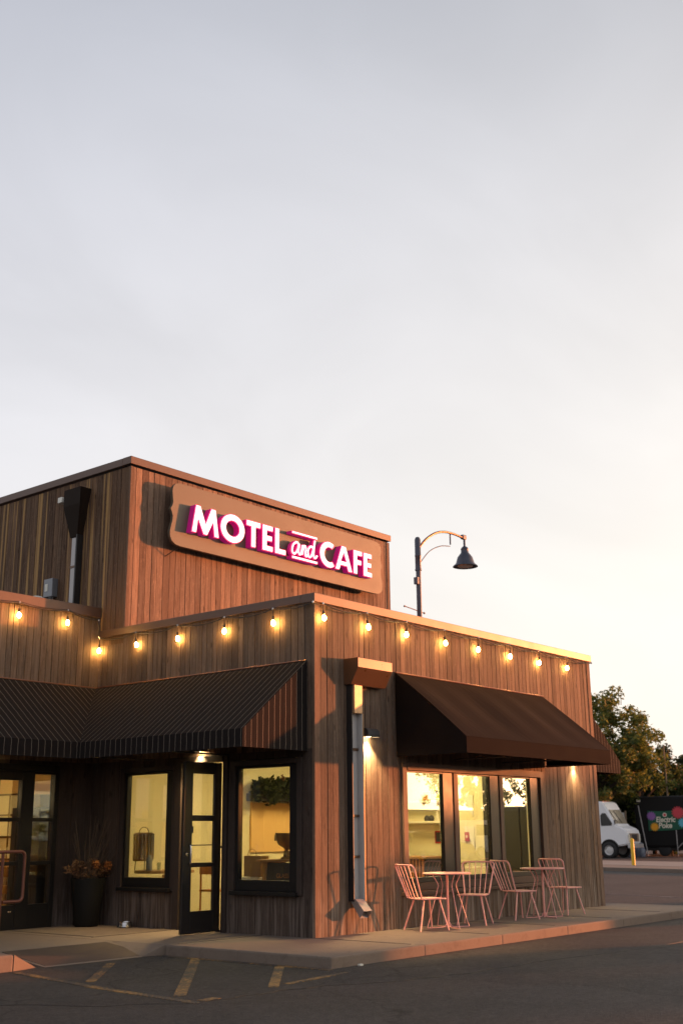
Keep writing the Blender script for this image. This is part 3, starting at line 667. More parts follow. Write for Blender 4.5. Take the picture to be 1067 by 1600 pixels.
fm = MB(); fm.tube([(x0 - .01, yr + .01, ZT + .012), (x0 - .01, 4.66, ZT + .012), (-6, 4.64, ZT + .012)], .012, 6); fm.build('head_rail', 'arm_copper', aw1)
for y in (.14, 1.6, 3.2): MB().tube([(-.04, y, ZT - .05), (-DP + .03, y, ZM - .04), (-DP + .03, y, ZB + .02), (-.04, y, ZB + .02)], .014, 6).build('frame_rib', 'charcoal_fit', aw1)
dpb = 1.25; xl, xr = 1.82, 6.17
A3 = sag((xl, -.03, ZT), (xr, -.03, ZT), (xl, -dpb, ZM), (xr, -dpb, ZM), (0, 1), (0, 1), 30, .038)
V3 = [([(xl, -dpb, ZM), (xr, -dpb, ZM), (xr, -dpb, ZB), (xl, -dpb, ZB)], None)]
E3 = [([(x, -.03, ZT), (x, -dpb, ZM), (x, -dpb, ZB), (x, -.03, ZB)], None) for x in (xl, xr)]
aw2 = awning('black_awning', 'plain black fabric awning over the three front windows', [('canopy', A3), ('valance', V3), ('end_panel', E3[:1]), ('end_panel', E3[1:])], 'awning_black', (4, 0, 2.4))
MB().tube([(xl, -.035, ZT + .012), (xr, -.035, ZT + .012)], .012, 6).build('head_rail', 'arm_copper', aw2)
for x in (xl + .04, 3.3, 4.7, xr - .04): MB().tube([(x, -.04, ZT - .05), (x, -dpb + .03, ZM - .04), (x, -dpb + .03, ZB + .02), (x, -.04, ZB + .02)], .014, 6).build('frame_rib', 'charcoal_fit', aw2)
MB().tube([(xl + .04, -dpb + .06, ZB + .05), (xr - .04, -dpb + .06, ZB + .05)], .014, 6).build('front_bar', 'charcoal_fit', aw2)
xe = 8.02
A4 = sag((xe + .03, .12, ZT), (xe + .03, 6, ZT), (xe + DP, .12, ZM), (xe + DP, 6, ZM), (0, 6), (0, 6))
V4 = [([(xe + DP, .12, ZM), (xe + DP, 6, ZM), (xe + DP, 6, ZB), (xe + DP, .12, ZB)], [(0, 0), (6, 0), (6, 0), (0, 0)])]
E4 = [([(xe + .03, .12, ZT), (xe + DP, .12, ZM), (xe + DP, .12, ZB), (xe + .03, .12, ZB)], [(0, 0), (DP, 0), (DP, 0), (0, 0)])]
awning('striped_awning', 'pinstriped fabric awning on the far side wall, only its sunlit end showing past the corner', [('canopy', A4), ('valance', V4), ('end_panel', E4)], 'awning_pinstripe', (8, 3, 2.4))

# ------------------------------------------------------------------ the sign
sg = thing('illuminated_sign', (3.6, 4.06, 6.05), 'long brown wall sign with pink lit letters reading MOTEL and CAFE', 'sign')
def sign_outline():
    z0, z1 = 6.04, 7.15; out = []
    def side(x, s):   # left side top -> bottom, s=+1 goes inward
        k = s; zc = 6.66
        return [(x + k * .30, z1), (x + k * .17, z1 - .005), (x + k * .09, z1 - .03), (x + k * .035, z1 - .09), (x + k * .02, z1 - .18), (x + k * .035, z1 - .27), (x + k * .045, zc + .13), (x + k * .03, zc + .06), (x - k * .005, zc + .01), (x - k * .008, zc),
                (x + k * .02, zc - .05), (x + k * .045, zc - .12), (x + k * .04, zc - .20), (x + k * .015, zc - .29), (x - k * .01, zc - .40), (x + k * .0, zc - .49), (x + k * .04, zc - .56), (x + k * .12, zc - .605), (x + k * .22, z0)]
    L = side(.69, 1); Rr = side(6.55, -1)[::-1]
    return L + Rr
ol = sign_outline()
MS = Matrix(((1, 0, 0, 0), (0, 0, -1, 3.86), (0, 1, 0, 0), (0, 0, 0, 1)))   # local (x,y,z) -> (x, 3.86 - z, y)
def prism_tri(outline, M, d, name, mat, parent, front_only=False):
    bm = bmesh.new(); vs = [bm.verts.new((x, y, 0)) for x, y in outline]; fc = bm.faces.new(vs)
    bmesh.ops.triangulate(bm, faces=[fc]); r = bmesh.ops.extrude_face_region(bm, geom=bm.faces[:])
    for v in [g for g in r['geom'] if isinstance(g, bmesh.types.BMVert)]: v.co.z += d
    m = MB(); m.frombm(bm, M); return m.build(name, mat, parent)
prism_tri(ol, MS, .06, 'backboard', 'sign_board', sg)
for x in (1.2, 2.6, 4.2, 5.9):
    for z in (6.25, 6.95): MB().bev((x - .03, 3.862, z - .03), (x + .03, 4.045, z + .03), .004).build('bracket', 'charcoal_fit', sg)
YF = 3.66; LD = .14
def offset_letter(strokes_outer, holes=None): pass
Z0, Z1 = 6.30, 6.79
W = .105  # stroke
def poly_off(P, d):
    """inset a simple polygon by d (ccw positive)"""
    n = len(P); area = sum(P[i][0] * P[(i + 1) % n][1] - P[(i + 1) % n][0] * P[i][1] for i in range(n)); sg_ = 1 if area > 0 else -1; out = []
    for i in range(n):
        p0 = Vector(P[i - 1]); p1 = Vector(P[i]); p2 = Vector(P[(i + 1) % n]); d1 = (p1 - p0).normalized(); d2 = (p2 - p1).normalized()
        n1 = Vector((-d1.y, d1.x)) * sg_; n2 = Vector((-d2.y, d2.x)) * sg_; b = (n1 + n2); l = max(b.dot(n1), .35); out.append(tuple(p1 + b * (d / l)))
    return out
def ring(cx, cz, rx_, rz_, n=36, a0=0, a1=2 * PI): return [(cx + rx_ * math.cos(a0 + (a1 - a0) * k / n), cz + rz_ * math.sin(a0 + (a1 - a0) * k / n)) for k in range(n + (0 if abs(a1 - a0 - 2 * PI) < 1e-6 else 1))]
def face_strip(A, B, d0, d1, name, mat, par, M):
    """closed ring solid between outlines A (outer) and B (inner), depth d0..d1"""
    n = len(A); m = MB(); V = [M @ Vector((x, y, d0)) for x, y in A] + [M @ Vector((x, y, d0)) for x, y in B] + [M @ Vector((x, y, d1)) for x, y in A] + [M @ Vector((x, y, d1)) for x, y in B]
    F = []
    for i in range(n):
        j = (i + 1) % n; F += [(i, j, n + j, n + i), (2 * n + i, 3 * n + i, 3 * n + j, 2 * n + j), (i, 2 * n + i, 2 * n + j, j), (n + i, n + j, 3 * n + j, 3 * n + i)]
    m.poly(V, F); return m.build(name, mat, par)
ML = Matrix(((1, 0, 0, 0), (0, 0, -1, YF + LD), (0, 1, 0, 0), (0, 0, 0, 1)))
def letter(P, holes=()):
    o = prism_tri(P, ML, LD - .02, 'letter', 'can_glow', sg)
    r = prism_tri(P, ML @ Matrix.Translation((0, 0, LD - .0195)), .012, 'rim', 'rim_glow', o)
    q = prism_tri(poly_off(P, .014), ML @ Matrix.Translation((0, 0, LD - .007)), .010, 'lit_face', 'letter_glow', o)
def letter_ring(A, B):
    o = face_strip(A, B, 0, LD - .02, 'letter', 'can_glow', sg, ML)
    face_strip(A, B, LD - .0195, LD - .0075, 'rim', 'rim_glow', o, ML)
    cx = sum(a[0] for a in A) / len(A); cz = sum(a[1] for a in A) / len(A)
    def mv(P, d): return [(x + d * (x - cx) / math.hypot(x - cx, z - cz), z + d * (z - cz) / math.hypot(x - cx, z - cz)) for x, z in P]
    face_strip(mv(A, -.014), mv(B, .014), LD - .007, LD + .003, 'lit_face', 'letter_glow', o, ML)
def strip_open(A, B, d0, d1, name, mat, par, M):
    n = len(A); m = MB(); V = [M @ Vector((x, y, d0)) for x, y in A] + [M @ Vector((x, y, d0)) for x, y in B] + [M @ Vector((x, y, d1)) for x, y in A] + [M @ Vector((x, y, d1)) for x, y in B]
    F = [(0, n, 3 * n, 2 * n), (n - 1, 3 * n - 1, 4 * n - 1, 2 * n - 1)]
    for i in range(n - 1):
        j = i + 1; F += [(i, j, n + j, n + i), (2 * n + i, 3 * n + i, 3 * n + j, 2 * n + j), (i, 2 * n + i, 2 * n + j, j), (n + i, n + j, 3 * n + j, 3 * n + i)]
    m.poly(V, F); return m.build(name, mat, par)
def letter_open(A, B):
    o = strip_open(A, B, 0, LD - .02, 'letter', 'can_glow', sg, ML); strip_open(A, B, LD - .0195, LD - .0075, 'rim', 'rim_glow', o, ML)
    A2 = [tuple(Vector(a).lerp(Vector(b), .11)) for a, b in zip(A, B)][1:-1]; B2 = [tuple(Vector(b).lerp(Vector(a), .11)) for a, b in zip(A, B)][1:-1]
    strip_open(A2, B2, LD - .007, LD + .003, 'lit_face', 'letter_glow', o, ML)
def M_(a, b):
    w = b - a; s = .115; return [(a, Z0), (a + .09, Z1 + .01), (a + .09 + s * .95, Z1 + .01), (a + w / 2, Z0 + .20), (b - .09 - s * .95, Z1 + .01), (b - .09, Z1 + .01), (b, Z0), (b - s, Z0), (b - .145, Z0 + .27), (a + w / 2 + .045, Z0 - .0), (a + w / 2 - .045, Z0 - .0), (a + .145, Z0 + .27), (a + s, Z0)]
letter(M_(1.045, 1.70))
letter_ring(ring(2.035, 6.545, .305, .265), ring(2.035, 6.545, .165, .14))
def T_(a, b): c_ = (a + b) / 2; return [(c_ - .06, Z0), (c_ - .06, Z1 - .11), (a, Z1 - .11), (a, Z1), (b, Z1), (b, Z1 - .11), (c_ + .06, Z1 - .11), (c_ + .06, Z0)]
letter(T_(2.38, 2.75))
def E_(a, b): h = Z1 - Z0; zc = (Z0 + Z1) / 2; return [(a, Z0), (a, Z1), (b, Z1), (b, Z1 - W), (a + .12, Z1 - W), (a + .12, zc + W / 2), (b - .02, zc + W / 2), (b - .02, zc - W / 2), (a + .12, zc - W / 2), (a + .12, Z0 + W), (b, Z0 + W), (b, Z0)]
letter(E_(2.80, 3.08))
letter([(3.135, Z0), (3.135, Z1), (3.255, Z1), (3.255, Z0 + W), (3.435, Z0 + W), (3.435, Z0)])
oc = ring(4.68, 6.545, .275, .262, 26, R(48), R(312)); ic = ring(4.70, 6.545, .155, .145, 26, R(58), R(302))[::-1]
letter_open(oc, ic[::-1])
# A as a ring with a triangular counter
def A_(a, b):
    c_ = (a + b) / 2; outer = [(a, Z0), (c_ - .065, Z1 + .01), (c_ + .065, Z1 + .01), (b, Z0), (b - .125, Z0), (b - .165, Z0 + .10), (a + .165, Z0 + .10), (a + .125, Z0)]
    inner = [(c_ - .082, Z0 + .195), (c_ - .006, Z1 - .135), (c_ + .006, Z1 - .135), (c_ + .082, Z0 + .195), (c_ + .078, Z0 + .190), (c_ + .07, Z0 + .190), (c_ - .07, Z0 + .190), (c_ - .078, Z0 + .190)]
    o = face_strip(outer, inner, 0, LD - .02, 'letter', 'can_glow', sg, ML); face_strip(outer, inner, LD - .0195, LD - .0075, 'rim', 'rim_glow', o, ML)
    face_strip(poly_off(outer, .014), [(c_ + (x - c_) * 1.22, Z0 + .24 + (z - Z0 - .24) * 1.22) for x, z in inner], LD - .007, LD + .003, 'lit_face', 'letter_glow', o, ML)
A_(4.87, 5.40)
letter([(5.44, Z0), (5.44, Z1), (5.715, Z1), (5.715, Z1 - W), (5.56, Z1 - W), (5.56, Z0 + .30), (5.69, Z0 + .30), (5.69, Z0 + .195), (5.56, Z0 + .195), (5.56, Z0)])
letter(E_(5.76, 6.03))
for za, zb in ((6.77, 6.825), (6.285, 6.345)):
    m = MB(); m.bev((3.60, YF + .02, za), (4.34, YF + LD, zb), .004); o = m.build('bar', 'can_glow', sg)
    MB().bev((3.603, YF + .005, za + .003), (4.337, YF + .0195, zb - .003), .004).build('rim', 'rim_glow', o)
    MB().bev((3.613, YF - .003, za + .013), (4.327, YF + .0045, zb - .013), .003).build('lit_face', 'letter_glow', o)
# script "and"
def sp(pts, n=8):
    out = []; P = [pts[0]] + pts + [pts[-1]]
    for i in range(1, len(P) - 2):
        for k in range(n):
            t = k / n; q = [0.5 * ((2 * P[i][j]) + (-P[i - 1][j] + P[i + 1][j]) * t + (2 * P[i - 1][j] - 5 * P[i][j] + 4 * P[i + 1][j] - P[i + 2][j]) * t * t + (-P[i - 1][j] + 3 * P[i][j] - 3 * P[i + 1][j] + P[i + 2][j]) * t ** 3) for j in (0, 1)]; out.append(tuple(q))
    out.append(pts[-1]); return out
pa = [(.27, .25), (.19, .29), (.08, .22), (.05, .10), (.12, .06), (.21, .13), (.27, .26), (.25, .12), (.30, .07), (.35, .14), (.38, .26), (.36, .08), (.41, .21), (.46, .26), (.49, .20), (.47, .09), (.52, .07), (.57, .13)]
pd = [(.74, .25), (.66, .28), (.57, .21), (.56, .10), (.63, .07), (.70, .15), (.76, .30), (.79, .41), (.75, .22), (.75, .10), (.81, .08), (.86, .13)]
an = MB(); an_r = MB(); an_f = MB()
for P in (pa, pd):
    S = sp(P); S3 = [(3.55 + x * .88 + .02, 6.325 + z * 1.02) for x, z in S]
    an.tube([(x, YF + .09, z) for x, z in S3], .034, 8); an.tube([(x, YF + .055, z) for x, z in S3], .034, 8)
    an_r.tube([(x, YF + .028, z) for x, z in S3], .030, 8); an_f.tube([(x, YF + .012, z) for x, z in S3], .021, 8)
o = an.build('script_letters', 'can_glow', sg, True); an_r.build('rim', 'rim_glow', o, True); an_f.build('lit_face', 'letter_glow', o, True)
MB().tube([(.93, 3.83, 6.05), (.85, 3.98, 5.93), (.80, 4.045, 5.88)], .008, 6).build('cable', 'cable_black', sg)

# ------------------------------------------------------------------ string lights
def bulb_at(p, t):
    TL = Matrix.Translation(p) @ Matrix.Rotation(R(rng.uniform(-9, 9)), 4, 'X') @ Matrix.Rotation(R(rng.uniform(-9, 9)), 4, 'Y') @ Matrix.Translation((-p[0], -p[1], -p[2]))
    s = MB(); s.lathe([(.0, 0), (.016, 0), (.019, -.02), (.019, -.055), (.014, -.062), (0, -.062)], (p[0], p[1], p[2]), 10, TL)
    so_ = s.build('bulb', 'cable_black', t, True)
    MB().lathe([(.0, 0), (.013, -.002), (.022, -.018), (.030, -.042), (.027, -.066), (.015, -.082), (0, -.086)], (p[0], p[1], p[2] - .06), 12, TL).build('globe', 'bulb_glow', so_, True)
def string(label, pts, grp, base, hooks):
    t = thing('string_lights', base, label, 'string lights', grp); w = MB(); w2 = MB()
    hk = MB()
    for i in range(len(hooks) - 1):
        a, b = Vector(hooks[i]), Vector(hooks[i + 1]); L = (b - a).length; nst = 12
        w.tube([a.lerp(b, k / nst) + Vector((0, 0, -.055 * L * 4 * (k / nst) * (1 - k / nst))) for k in range(nst + 1)], .0095, 5)
        w.tube([a.lerp(b, k / nst) + Vector((0, 0, .012 - .035 * L * 4 * (k / nst) * (1 - k / nst))) for k in range(nst + 1)], .004, 4)
    w.build('wire', 'cable_black', t)
    for h in hooks: MB().lathe([(0, .02), (.014, .012), (.014, -.012), (0, -.02)], h, 8).build('hook', 'steel', t)
    for p in pts:
        MB().tube([(p[0], p[1], p[2] + .10), (p[0], p[1], p[2])], .005, 5).build('drop_wire', 'cable_black', t); bulb_at(p, t)
    return t
zb = 4.315
bR = [(.10, 0), (1.09, 0), (2.06, 0), (3.07, 0), (4.06, 0), (5.04, 0), (6.03, 0), (7.04, 0)]
string('string of eight warm bulbs along the front parapet above the black awning', [(x, -.085, zb + rng.uniform(-.008, .008)) for x, _ in bR], None, (4, -.08, 4.3), [(x, -.085, zb + .10) for x, _ in bR] + [(8.0, -.085, zb + .09)])
bL = [.70, 1.68, 2.70, 3.67]
string('string of warm bulbs along the left parapet down to the inner corner', [(-.085, y, zb + rng.uniform(-.008, .008)) for y in bL] + [(-.09, 4.56, zb + .005)], None, (-.08, 2.5, 4.3), [(-.085, -.06, zb + .10)] + [(-.085, y, zb + .10) for y in bL] + [(-.09, 4.56, zb + .105)])
string('string of warm bulbs under the low wing parapet at the left edge', [(-.735, 4.58, 4.70), (-1.655, 4.58, 4.70)], None, (-1.5, 4.58, 4.7), [(-.09, 4.58, 4.44), (-.11, 4.585, 4.72), (-.735, 4.58, 4.80), (-1.655, 4.58, 4.80), (-2.6, 4.58, 4.80)])

# ------------------------------------------------------------------ wall lamps
def wall_lamp(label, c, nrm, grp=None, e=55, w=.22):
    """half-round down light; c on the wall, nrm outward"""
    t = thing('wall_lamp', c, label, 'wall lamp', grp); N = Vector(nrm); U = Vector((N.y, -N.x, 0))
    M = Matrix(((U.x, N.x, 0, c[0]), (U.y, N.y, 0, c[1]), (0, 0, 1, c[2]), (0, 0, 0, 1)))
    pf = [(0.0, .11), (.05, .13), (.11, .12), (.145, .09), (.155, .04), (.155, 0), (0.0, 0)]
    m = MB(); m.poly([M @ Vector((-w / 2, y + .015, z)) for y, z in pf] + [M @ Vector((w / 2, y + .015, z)) for y, z in pf], [tuple(range(7)), tuple(range(13, 6, -1))] + [(i, (i + 1) % 7, 7 + (i + 1) % 7, 7 + i) for i in range(5)])
    o = m.build('lamp_housing', 'charcoal_fit', t); sm = o.modifiers.new('thick', 'SOLIDIFY'); sm.thickness = .006; sm.offset = -1
    MB().bev((-.05, 0.03, .012), (.05, .12, .03), .004, M).build('lens', 'lamp_glow', t)
    L = bpy.data.lights.new('lamp_light', 'SPOT'); L.energy = e; L.color = (1, .68, .32); L.spot_size = R(105); L.spot_blend = .6; L.shadow_soft_size = .04
    lo = bpy.data.objects.new('lamp_light', L); col.objects.link(lo); lo.parent = t; lo.location = N * .085 + Vector((0, 0, .004)); lo.rotation_euler = (0, 0, 0)
wall_lamp('black half round wall lamp shining down beside the downspout', (1.10, 0, 2.62), (0, -1, 0), e=230, w=.26)
wall_lamp('black wall lamp half hidden behind the right end of the black awning', (7.15, 0, 2.46), (0, -1, 0))
wall_lamp('black wall lamp tucked under the striped awning above the open door', (0, 2.15, 2.47), (-1, 0, 0), e=150)
wall_lamp('black wall lamp under the striped awning over the left entrance', (-2.1, 4.67, 2.52), (0, -1, 0), e=14)

# ------------------------------------------------------------------ interior lights and fittings
def ceil_light(x, y, e, c=(1, .72, .30), z=2.98, lb=''):
    t = thing('ceiling_light', (x, y, z), lb, 'ceiling light', 'ceiling lights inside the cafe')
    MB().bev((x - .32, y - .32, z - .03), (x + .32, y + .32, z - .001), .01).build('frame', 'white_paint', t)
    MB().box((x - .28, y - .28, z - .036), (x + .28, y + .28, z - .031)).build('diffuser', 'ceiling_glow', t)
    L = bpy.data.lights.new('panel_light', 'AREA'); L.shape = 'SQUARE'; L.size = .55; L.energy = e; L.color = c
    lo = bpy.data.objects.new('panel_light', L); col.objects.link(lo); lo.parent = t; lo.location = (0, 0, -.045)
LBC = 'square ceiling light panel inside the cafe behind the windows'
ceil_light(1.6, 2.2, 34, lb=LBC); ceil_light(3.9, 2.6, 36, lb=LBC); ceil_light(6.3, 2.6, 58, lb=LBC)
t = ceil_light(-2.4, 6.8, 17, (1, .62, .26), lb='square ceiling light panel inside the left wing')
# shelves on the east wall seen through window one
sh = thing('wall_shelf', (7.5, 3.65, 1.5), 'white wall shelves holding coffee goods seen through the first front window', 'shelf')
for z in (1.93, 1.53): MB().bev((7.42, 3.12, z - .04), (7.69, 4.45, z), .005).build('shelf_board', 'shelf_white', sh)
for y in (3.2, 4.3):
    m = MB(); m.poly([(7.69, y, 1.49), (7.45, y, 1.49), (7.69, y, 1.28), (7.69, y + .02, 1.49), (7.45, y + .02, 1.49), (7.69, y + .02, 1.28)], [(0, 1, 2), (5, 4, 3), (0, 3, 4, 1), (1, 4, 5, 2), (2, 5, 3, 0)]); m.build('bracket', 'shelf_white', sh)
def item(name, lb, cat, m, mat, grp=None, smooth=False): return tag(m.build(name, mat, None, smooth), lb, cat, grp)
pk = thing('coffee_bag', (7.5, 3.20, 1.93), 'lime green coffee packet with a portrait print on the top shelf', 'packet')
MB().bev((7.46, 3.14, 1.932), (7.53, 3.30, 2.17), .012).build('packet', 'lime_pack', pk)
m = MB(); m.lathe([(0, .002), (.042, .002), (.042, 0), (0, 0)], (0, 0, 0), 14, Matrix.Translation((7.457, 3.22, 2.08)) @ Matrix.Rotation(R(90), 4, 'Y')); m.build('print', 'charcoal_fit', pk)
item('coffee_bag', 'amber coffee packet on the top shelf left of the lime one', 'packet', MB().bev((7.46, 3.42, 1.932), (7.53, 3.57, 2.10), .012), 'amber_pack')
item('coffee_bag', 'dark brown coffee packet on the top shelf beside the lime one', 'packet', MB().bev((7.48, 3.31, 1.932), (7.55, 3.40, 2.13), .012), 'charcoal_fit')
item('bottle', 'pale tall bottle on the lower white shelf', 'bottle', MB().lathe([(0, 0), (.03, 0), (.03, .13), (.014, .16), (.014, .19), (0, .19)], (7.52, 3.28, 1.532), 12), 'ceramic', smooth=True)
item('cup', 'small cream cup at the right of the lower shelf', 'cup', MB().lathe([(0, 0), (.03, 0), (.038, .07), (.034, .07), (.028, .01), (0, .01)], (7.52, 3.17, 1.532), 12), 'ceramic', smooth=True)
m = MB(); [m.lathe([(0, 0), (.05, 0), (.06, .05), (.045, .09), (.02, .11), (0, .11)], (7.52, 3.42 + .11 * k, 1.532), 12) for k in range(2)]
item('teapot', 'dark round teapots side by side on the lower shelf', 'teapot', m, 'charcoal_fit', smooth=True)
ct = thing('counter', (7.1, 3.7, 0), 'service counter with vertical orange slats behind the first front window', 'counter')
MB().bev((6.55, 2.95, .82), (7.3, 4.45, .87), .01).build('worktop', 'oak', ct)
m = MB(); [m.bev((6.60, 2.99 + k * .075, .05), (6.63, 3.03 + k * .075, .818), .004) for k in range(19)]; m.build('slat_front', 'slat_orange', ct)
MB().box((6.64, 2.98, .02), (7.28, 4.44, .815)).build('carcass', 'casing_dark', ct)
rk = thing('condiment_rack', (6.9, 3.9, .87), 'white wire rack standing on the slatted counter', 'rack')
m = MB(); [m.tube([(6.85, 3.75, .88 + k * .07), (6.85, 4.15, .88 + k * .07)], .008, 6) for k in range(3)]; [m.tube([(6.85, y, .873), (6.85, y, 1.03)], .008, 6) for y in (3.75, 3.95, 4.15)]; m.build('wire_frame', 'shelf_white', rk)
item('menu_stand', 'small tilted card stand on the counter by the rack', 'stand', MB().box((0, -.06, 0), (.012, .06, .20), Matrix.Translation((6.85, 3.55, .875)) @ Matrix.Rotation(R(-14), 4, 'Y')), 'paper_white')
m = MB(); m.bev((7.675, 3.28, 1.10), (7.698, 3.46, 1.34), .004); fr_ = thing('picture_frame', (7.69, 3.37, 1.2), 'red framed notice on the wall under the shelves', 'frame'); m.build('frame', 'red_plastic', fr_)
MB().box((7.670, 3.31, 1.13), (7.674, 3.43, 1.31)).build('print', 'charcoal_fit', fr_)
fa = thing('alarm_box', (7.69, 2.68, 1.2), 'small red alarm box on the yellow wall behind the middle window', 'alarm box'); MB().bev((7.66, 2.63, 1.14), (7.698, 2.74, 1.31), .008).build('housing', 'red_plastic', fa)
MB().bev((7.652, 2.66, 1.20), (7.659, 2.71, 1.25), .003).build('lever', 'paper_white', fa)
sb = thing('shelf_bracket_panel', (7.6, 2.9, 1.6), 'pale triangular brackets under a raised shelf behind the middle window', 'shelf')
for z in (2.02, 1.42):
    m = MB(); m.poly([(7.69, 2.78, z), (7.69, 2.52, z), (7.69, 2.52, z - .42), (7.672, 2.78, z), (7.672, 2.52, z), (7.672, 2.52, z - .42)], [(0, 1, 2), (5, 4, 3), (0, 3, 4, 1), (1, 4, 5, 2), (2, 5, 3, 0)]); m.build('bracket', 'shelf_white', sb)
MB().bev((7.3, 2.98, 1.0), (7.69, 3.06, 2.95), .006).build('upright', 'shelf_white', sb)
tb = thing('stool', (7.1, 2.55, 0), 'pale bentwood stool tucked behind the middle window', 'stool')
MB().lathe([(0, 0), (.17, 0), (.18, .015), (.17, .03), (0, .03)], (7.1, 2.55, .72), 18).build('seat', 'oak', tb, True)
for k in range(4):
    a = PI / 4 + k * PI / 2; MB().tube([(7.1 + .12 * math.cos(a), 2.55 + .12 * math.sin(a), .72), (7.1 + .19 * math.cos(a), 2.55 + .19 * math.sin(a), .012)], .014, 6).build('leg', 'oak', tb)
# charcoal wall section added so the room looks dark through the third window
gp = thing('dark_backdrop', (7.4, 1.3, 0), 'added tall charcoal cabinet behind the third front window', 'backdrop')
MB().bev((7.25, .35, .012), (7.69, 2.02, 2.9), .01).build('body', 'charcoal_fit', gp)
for k in range(2): MB().bev((7.235, .40 + k * .82, .1), (7.249, 1.19 + k * .80, 2.8), .004).build('door', 'charcoal_fit', gp)
item('corner_post', 'narrow pale yellow post between the cabinet and the window', 'post', MB().bev((6.6, .60, .012), (6.68, .68, 2.98), .004), 'shelf_white')
# left window (by the corner): hanging plants, grinder, bag, menu desk
pl = thing('hanging_planter', (3.9, 4.4, 1.95), 'long wall planter overflowing with dark green houseplants', 'planter')
MB().bev((3.30, 4.22, 1.88), (4.75, 4.48, 2.02), .01).build('trough', 'charcoal_fit', pl)
def leafcloud(mb, c, rad, n, size, r, droop=0.0, narrow=1.0):
    for _ in range(n):
        d = Vector((r.gauss(0, 1), r.gauss(0, 1), r.gauss(0, 1))).normalized() * (r.random() ** .5)
        p = Vector(c) + Vector((d.x * rad[0], d.y * rad[1], d.z * rad[2])); a = Vector((r.gauss(0, 1), r.gauss(0, 1), r.gauss(0, .7) - droop)).normalized(); b = a.cross(Vector((r.gauss(0, 1), r.gauss(0, 1), r.gauss(0, 1)))).normalized()
        s_ = size * r.uniform(.6, 1.4); mb.cur = r.random(); w_ = s_ * .42 * narrow
        mb.face([p - a * s_ * .5, p + b * w_ * .5 - a * s_ * .05, p + a * s_ * .5, p - b * w_ * .5 - a * s_ * .05])
r = random.Random(5); m = MB()
for k in range(13):
    x = 3.34 + k * .115; leafcloud(m, (x, 4.24, 2.03 + r.uniform(-.07, .10)), (.13, .16, .21), 190, .11, r, .3)
m.build('foliage', 'leaf_pine', pl, fix=False)
m = MB(); [leafcloud(m, (x, 4.2, 2.08), (.09, .08, .13), 40, .13, r, 0, .4) for x in (3.75, 4.1, 4.45)]; m.build('foliage', 'leaf_olive', pl, fix=False)
m = MB(); leafcloud(m, (4.02, 4.25, 2.28), (.05, .05, .09), 40, .06, r); m.build('flower', 'foliage_red', pl, fix=False)
item('orange_light_panel', 'orange panel painting warm light onto the wall below the plants', 'wall panel', MB().bev((3.42, 4.46, 1.0), (4.95, 4.498, 1.86), .004), 'plaster_orange')  # orange light on the wall is put into this panel's colour
dk = thing('menu_desk', (.75, 1.1, 0), 'small wooden desk with a dark menu board at the corner window', 'desk')
MB().bev((.45, .50, .93), (1.0, 1.50, .96), .006).build('desk_top', 'oak', dk)
MB().bev((.50, 1.36, .012), (.94, 1.42, .928), .006).build('side_panel', 'oak', dk); MB().bev((.50, .56, .012), (.94, .62, .928), .006).build('side_panel', 'oak', dk)
mbd = MB().box((0, -.33, 0), (.02, .33, .42), Matrix.Translation((.47, 1.0, .50)) @ Matrix.Rotation(R(6), 4, 'Y')).build('menu_board', 'charcoal_fit', dk)
def text_mesh(txt, size, M, name, mat, parent=None, ext=.001, extra=0.0, sx=1.0, shear=0.0):
    cu = bpy.data.curves.new('t', 'FONT'); cu.body = txt; cu.size = size; cu.extrude = ext; cu.offset = extra; cu.align_x = 'CENTER'; cu.align_y = 'CENTER'; cu.shear = shear
    to = bpy.data.objects.new('t', cu); col.objects.link(to); dg = bpy.context.evaluated_depsgraph_get(); me = bpy.data.meshes.new_from_object(to.evaluated_get(dg)); bpy.data.objects.remove(to)
    m = MB(); m.poly([M @ Vector((v.co.x * sx, v.co.y, v.co.z)) for v in me.vertices], [list(p.vertices) for p in me.polygons]); return m.build(name, mat, parent, fix=False)
Mt = Matrix(((0, 0, -1, .466), (-1, 0, 0, 1.0), (0, 1, 0, .74), (0, 0, 0, 1)))
text_mesh('GLASS', .085, Mt, 'lettering', 'slat_orange', mbd); text_mesh('AROUND', .07, Matrix.Translation((0.0, 0, -.09)) @ Mt, 'lettering', 'slat_orange', mbd)
gr = thing('urn_grinder', (.95, .72, .96), 'dark metal urn shaped grinder on the desk at the corner window', 'grinder')  # grinder on the desk, gives no light
MB().lathe([(0, 0), (.09, 0), (.09, .02), (.05, .04), (.045, .10), (.03, .12), (.05, .15), (.13, .20), (.17, .30), (.175, .36), (.16, .36), (0, .33)], (.78, 1.20, .96), 20).build('hopper', 'brass_dark', gr, True)
MB().tube([(.78, 1.37, 1.30), (.78, 1.43, 1.29), (.78, 1.43, 1.21)], .014, 6).build('handle', 'brass_dark', gr)
pb = thing('paper_bag', (1.0, 1.9, .70), 'brown paper carrier bag on the window ledge beside the desk', 'bag')
MB().bev((.80, 1.74, .705), (.98, 2.08, 1.0), .01).build('bag_body', 'kraft', pb)
MB().tube([(.8, 1.82, 1.0), (.8, 1.84, 1.07), (.8, 1.91, 1.10), (.8, 1.98, 1.07), (.8, 2.0, 1.0)], .005, 5).build('handle', 'kraft', pb)
lg = thing('side_table', (.9, 1.9, 0), 'pale low table carrying the paper bag', 'table'); MB().bev((.70, 1.68, .66), (1.1, 2.2, .70), .006).build('table_top', 'shelf_white', lg)
for a, b in ((.74, 1.72), (1.06, 1.72), (.74, 2.16), (1.06, 2.16)): MB().bev((a - .02, b - .02, .012), (a + .02, b + .02, .658), .004).build('leg', 'shelf_white', lg)
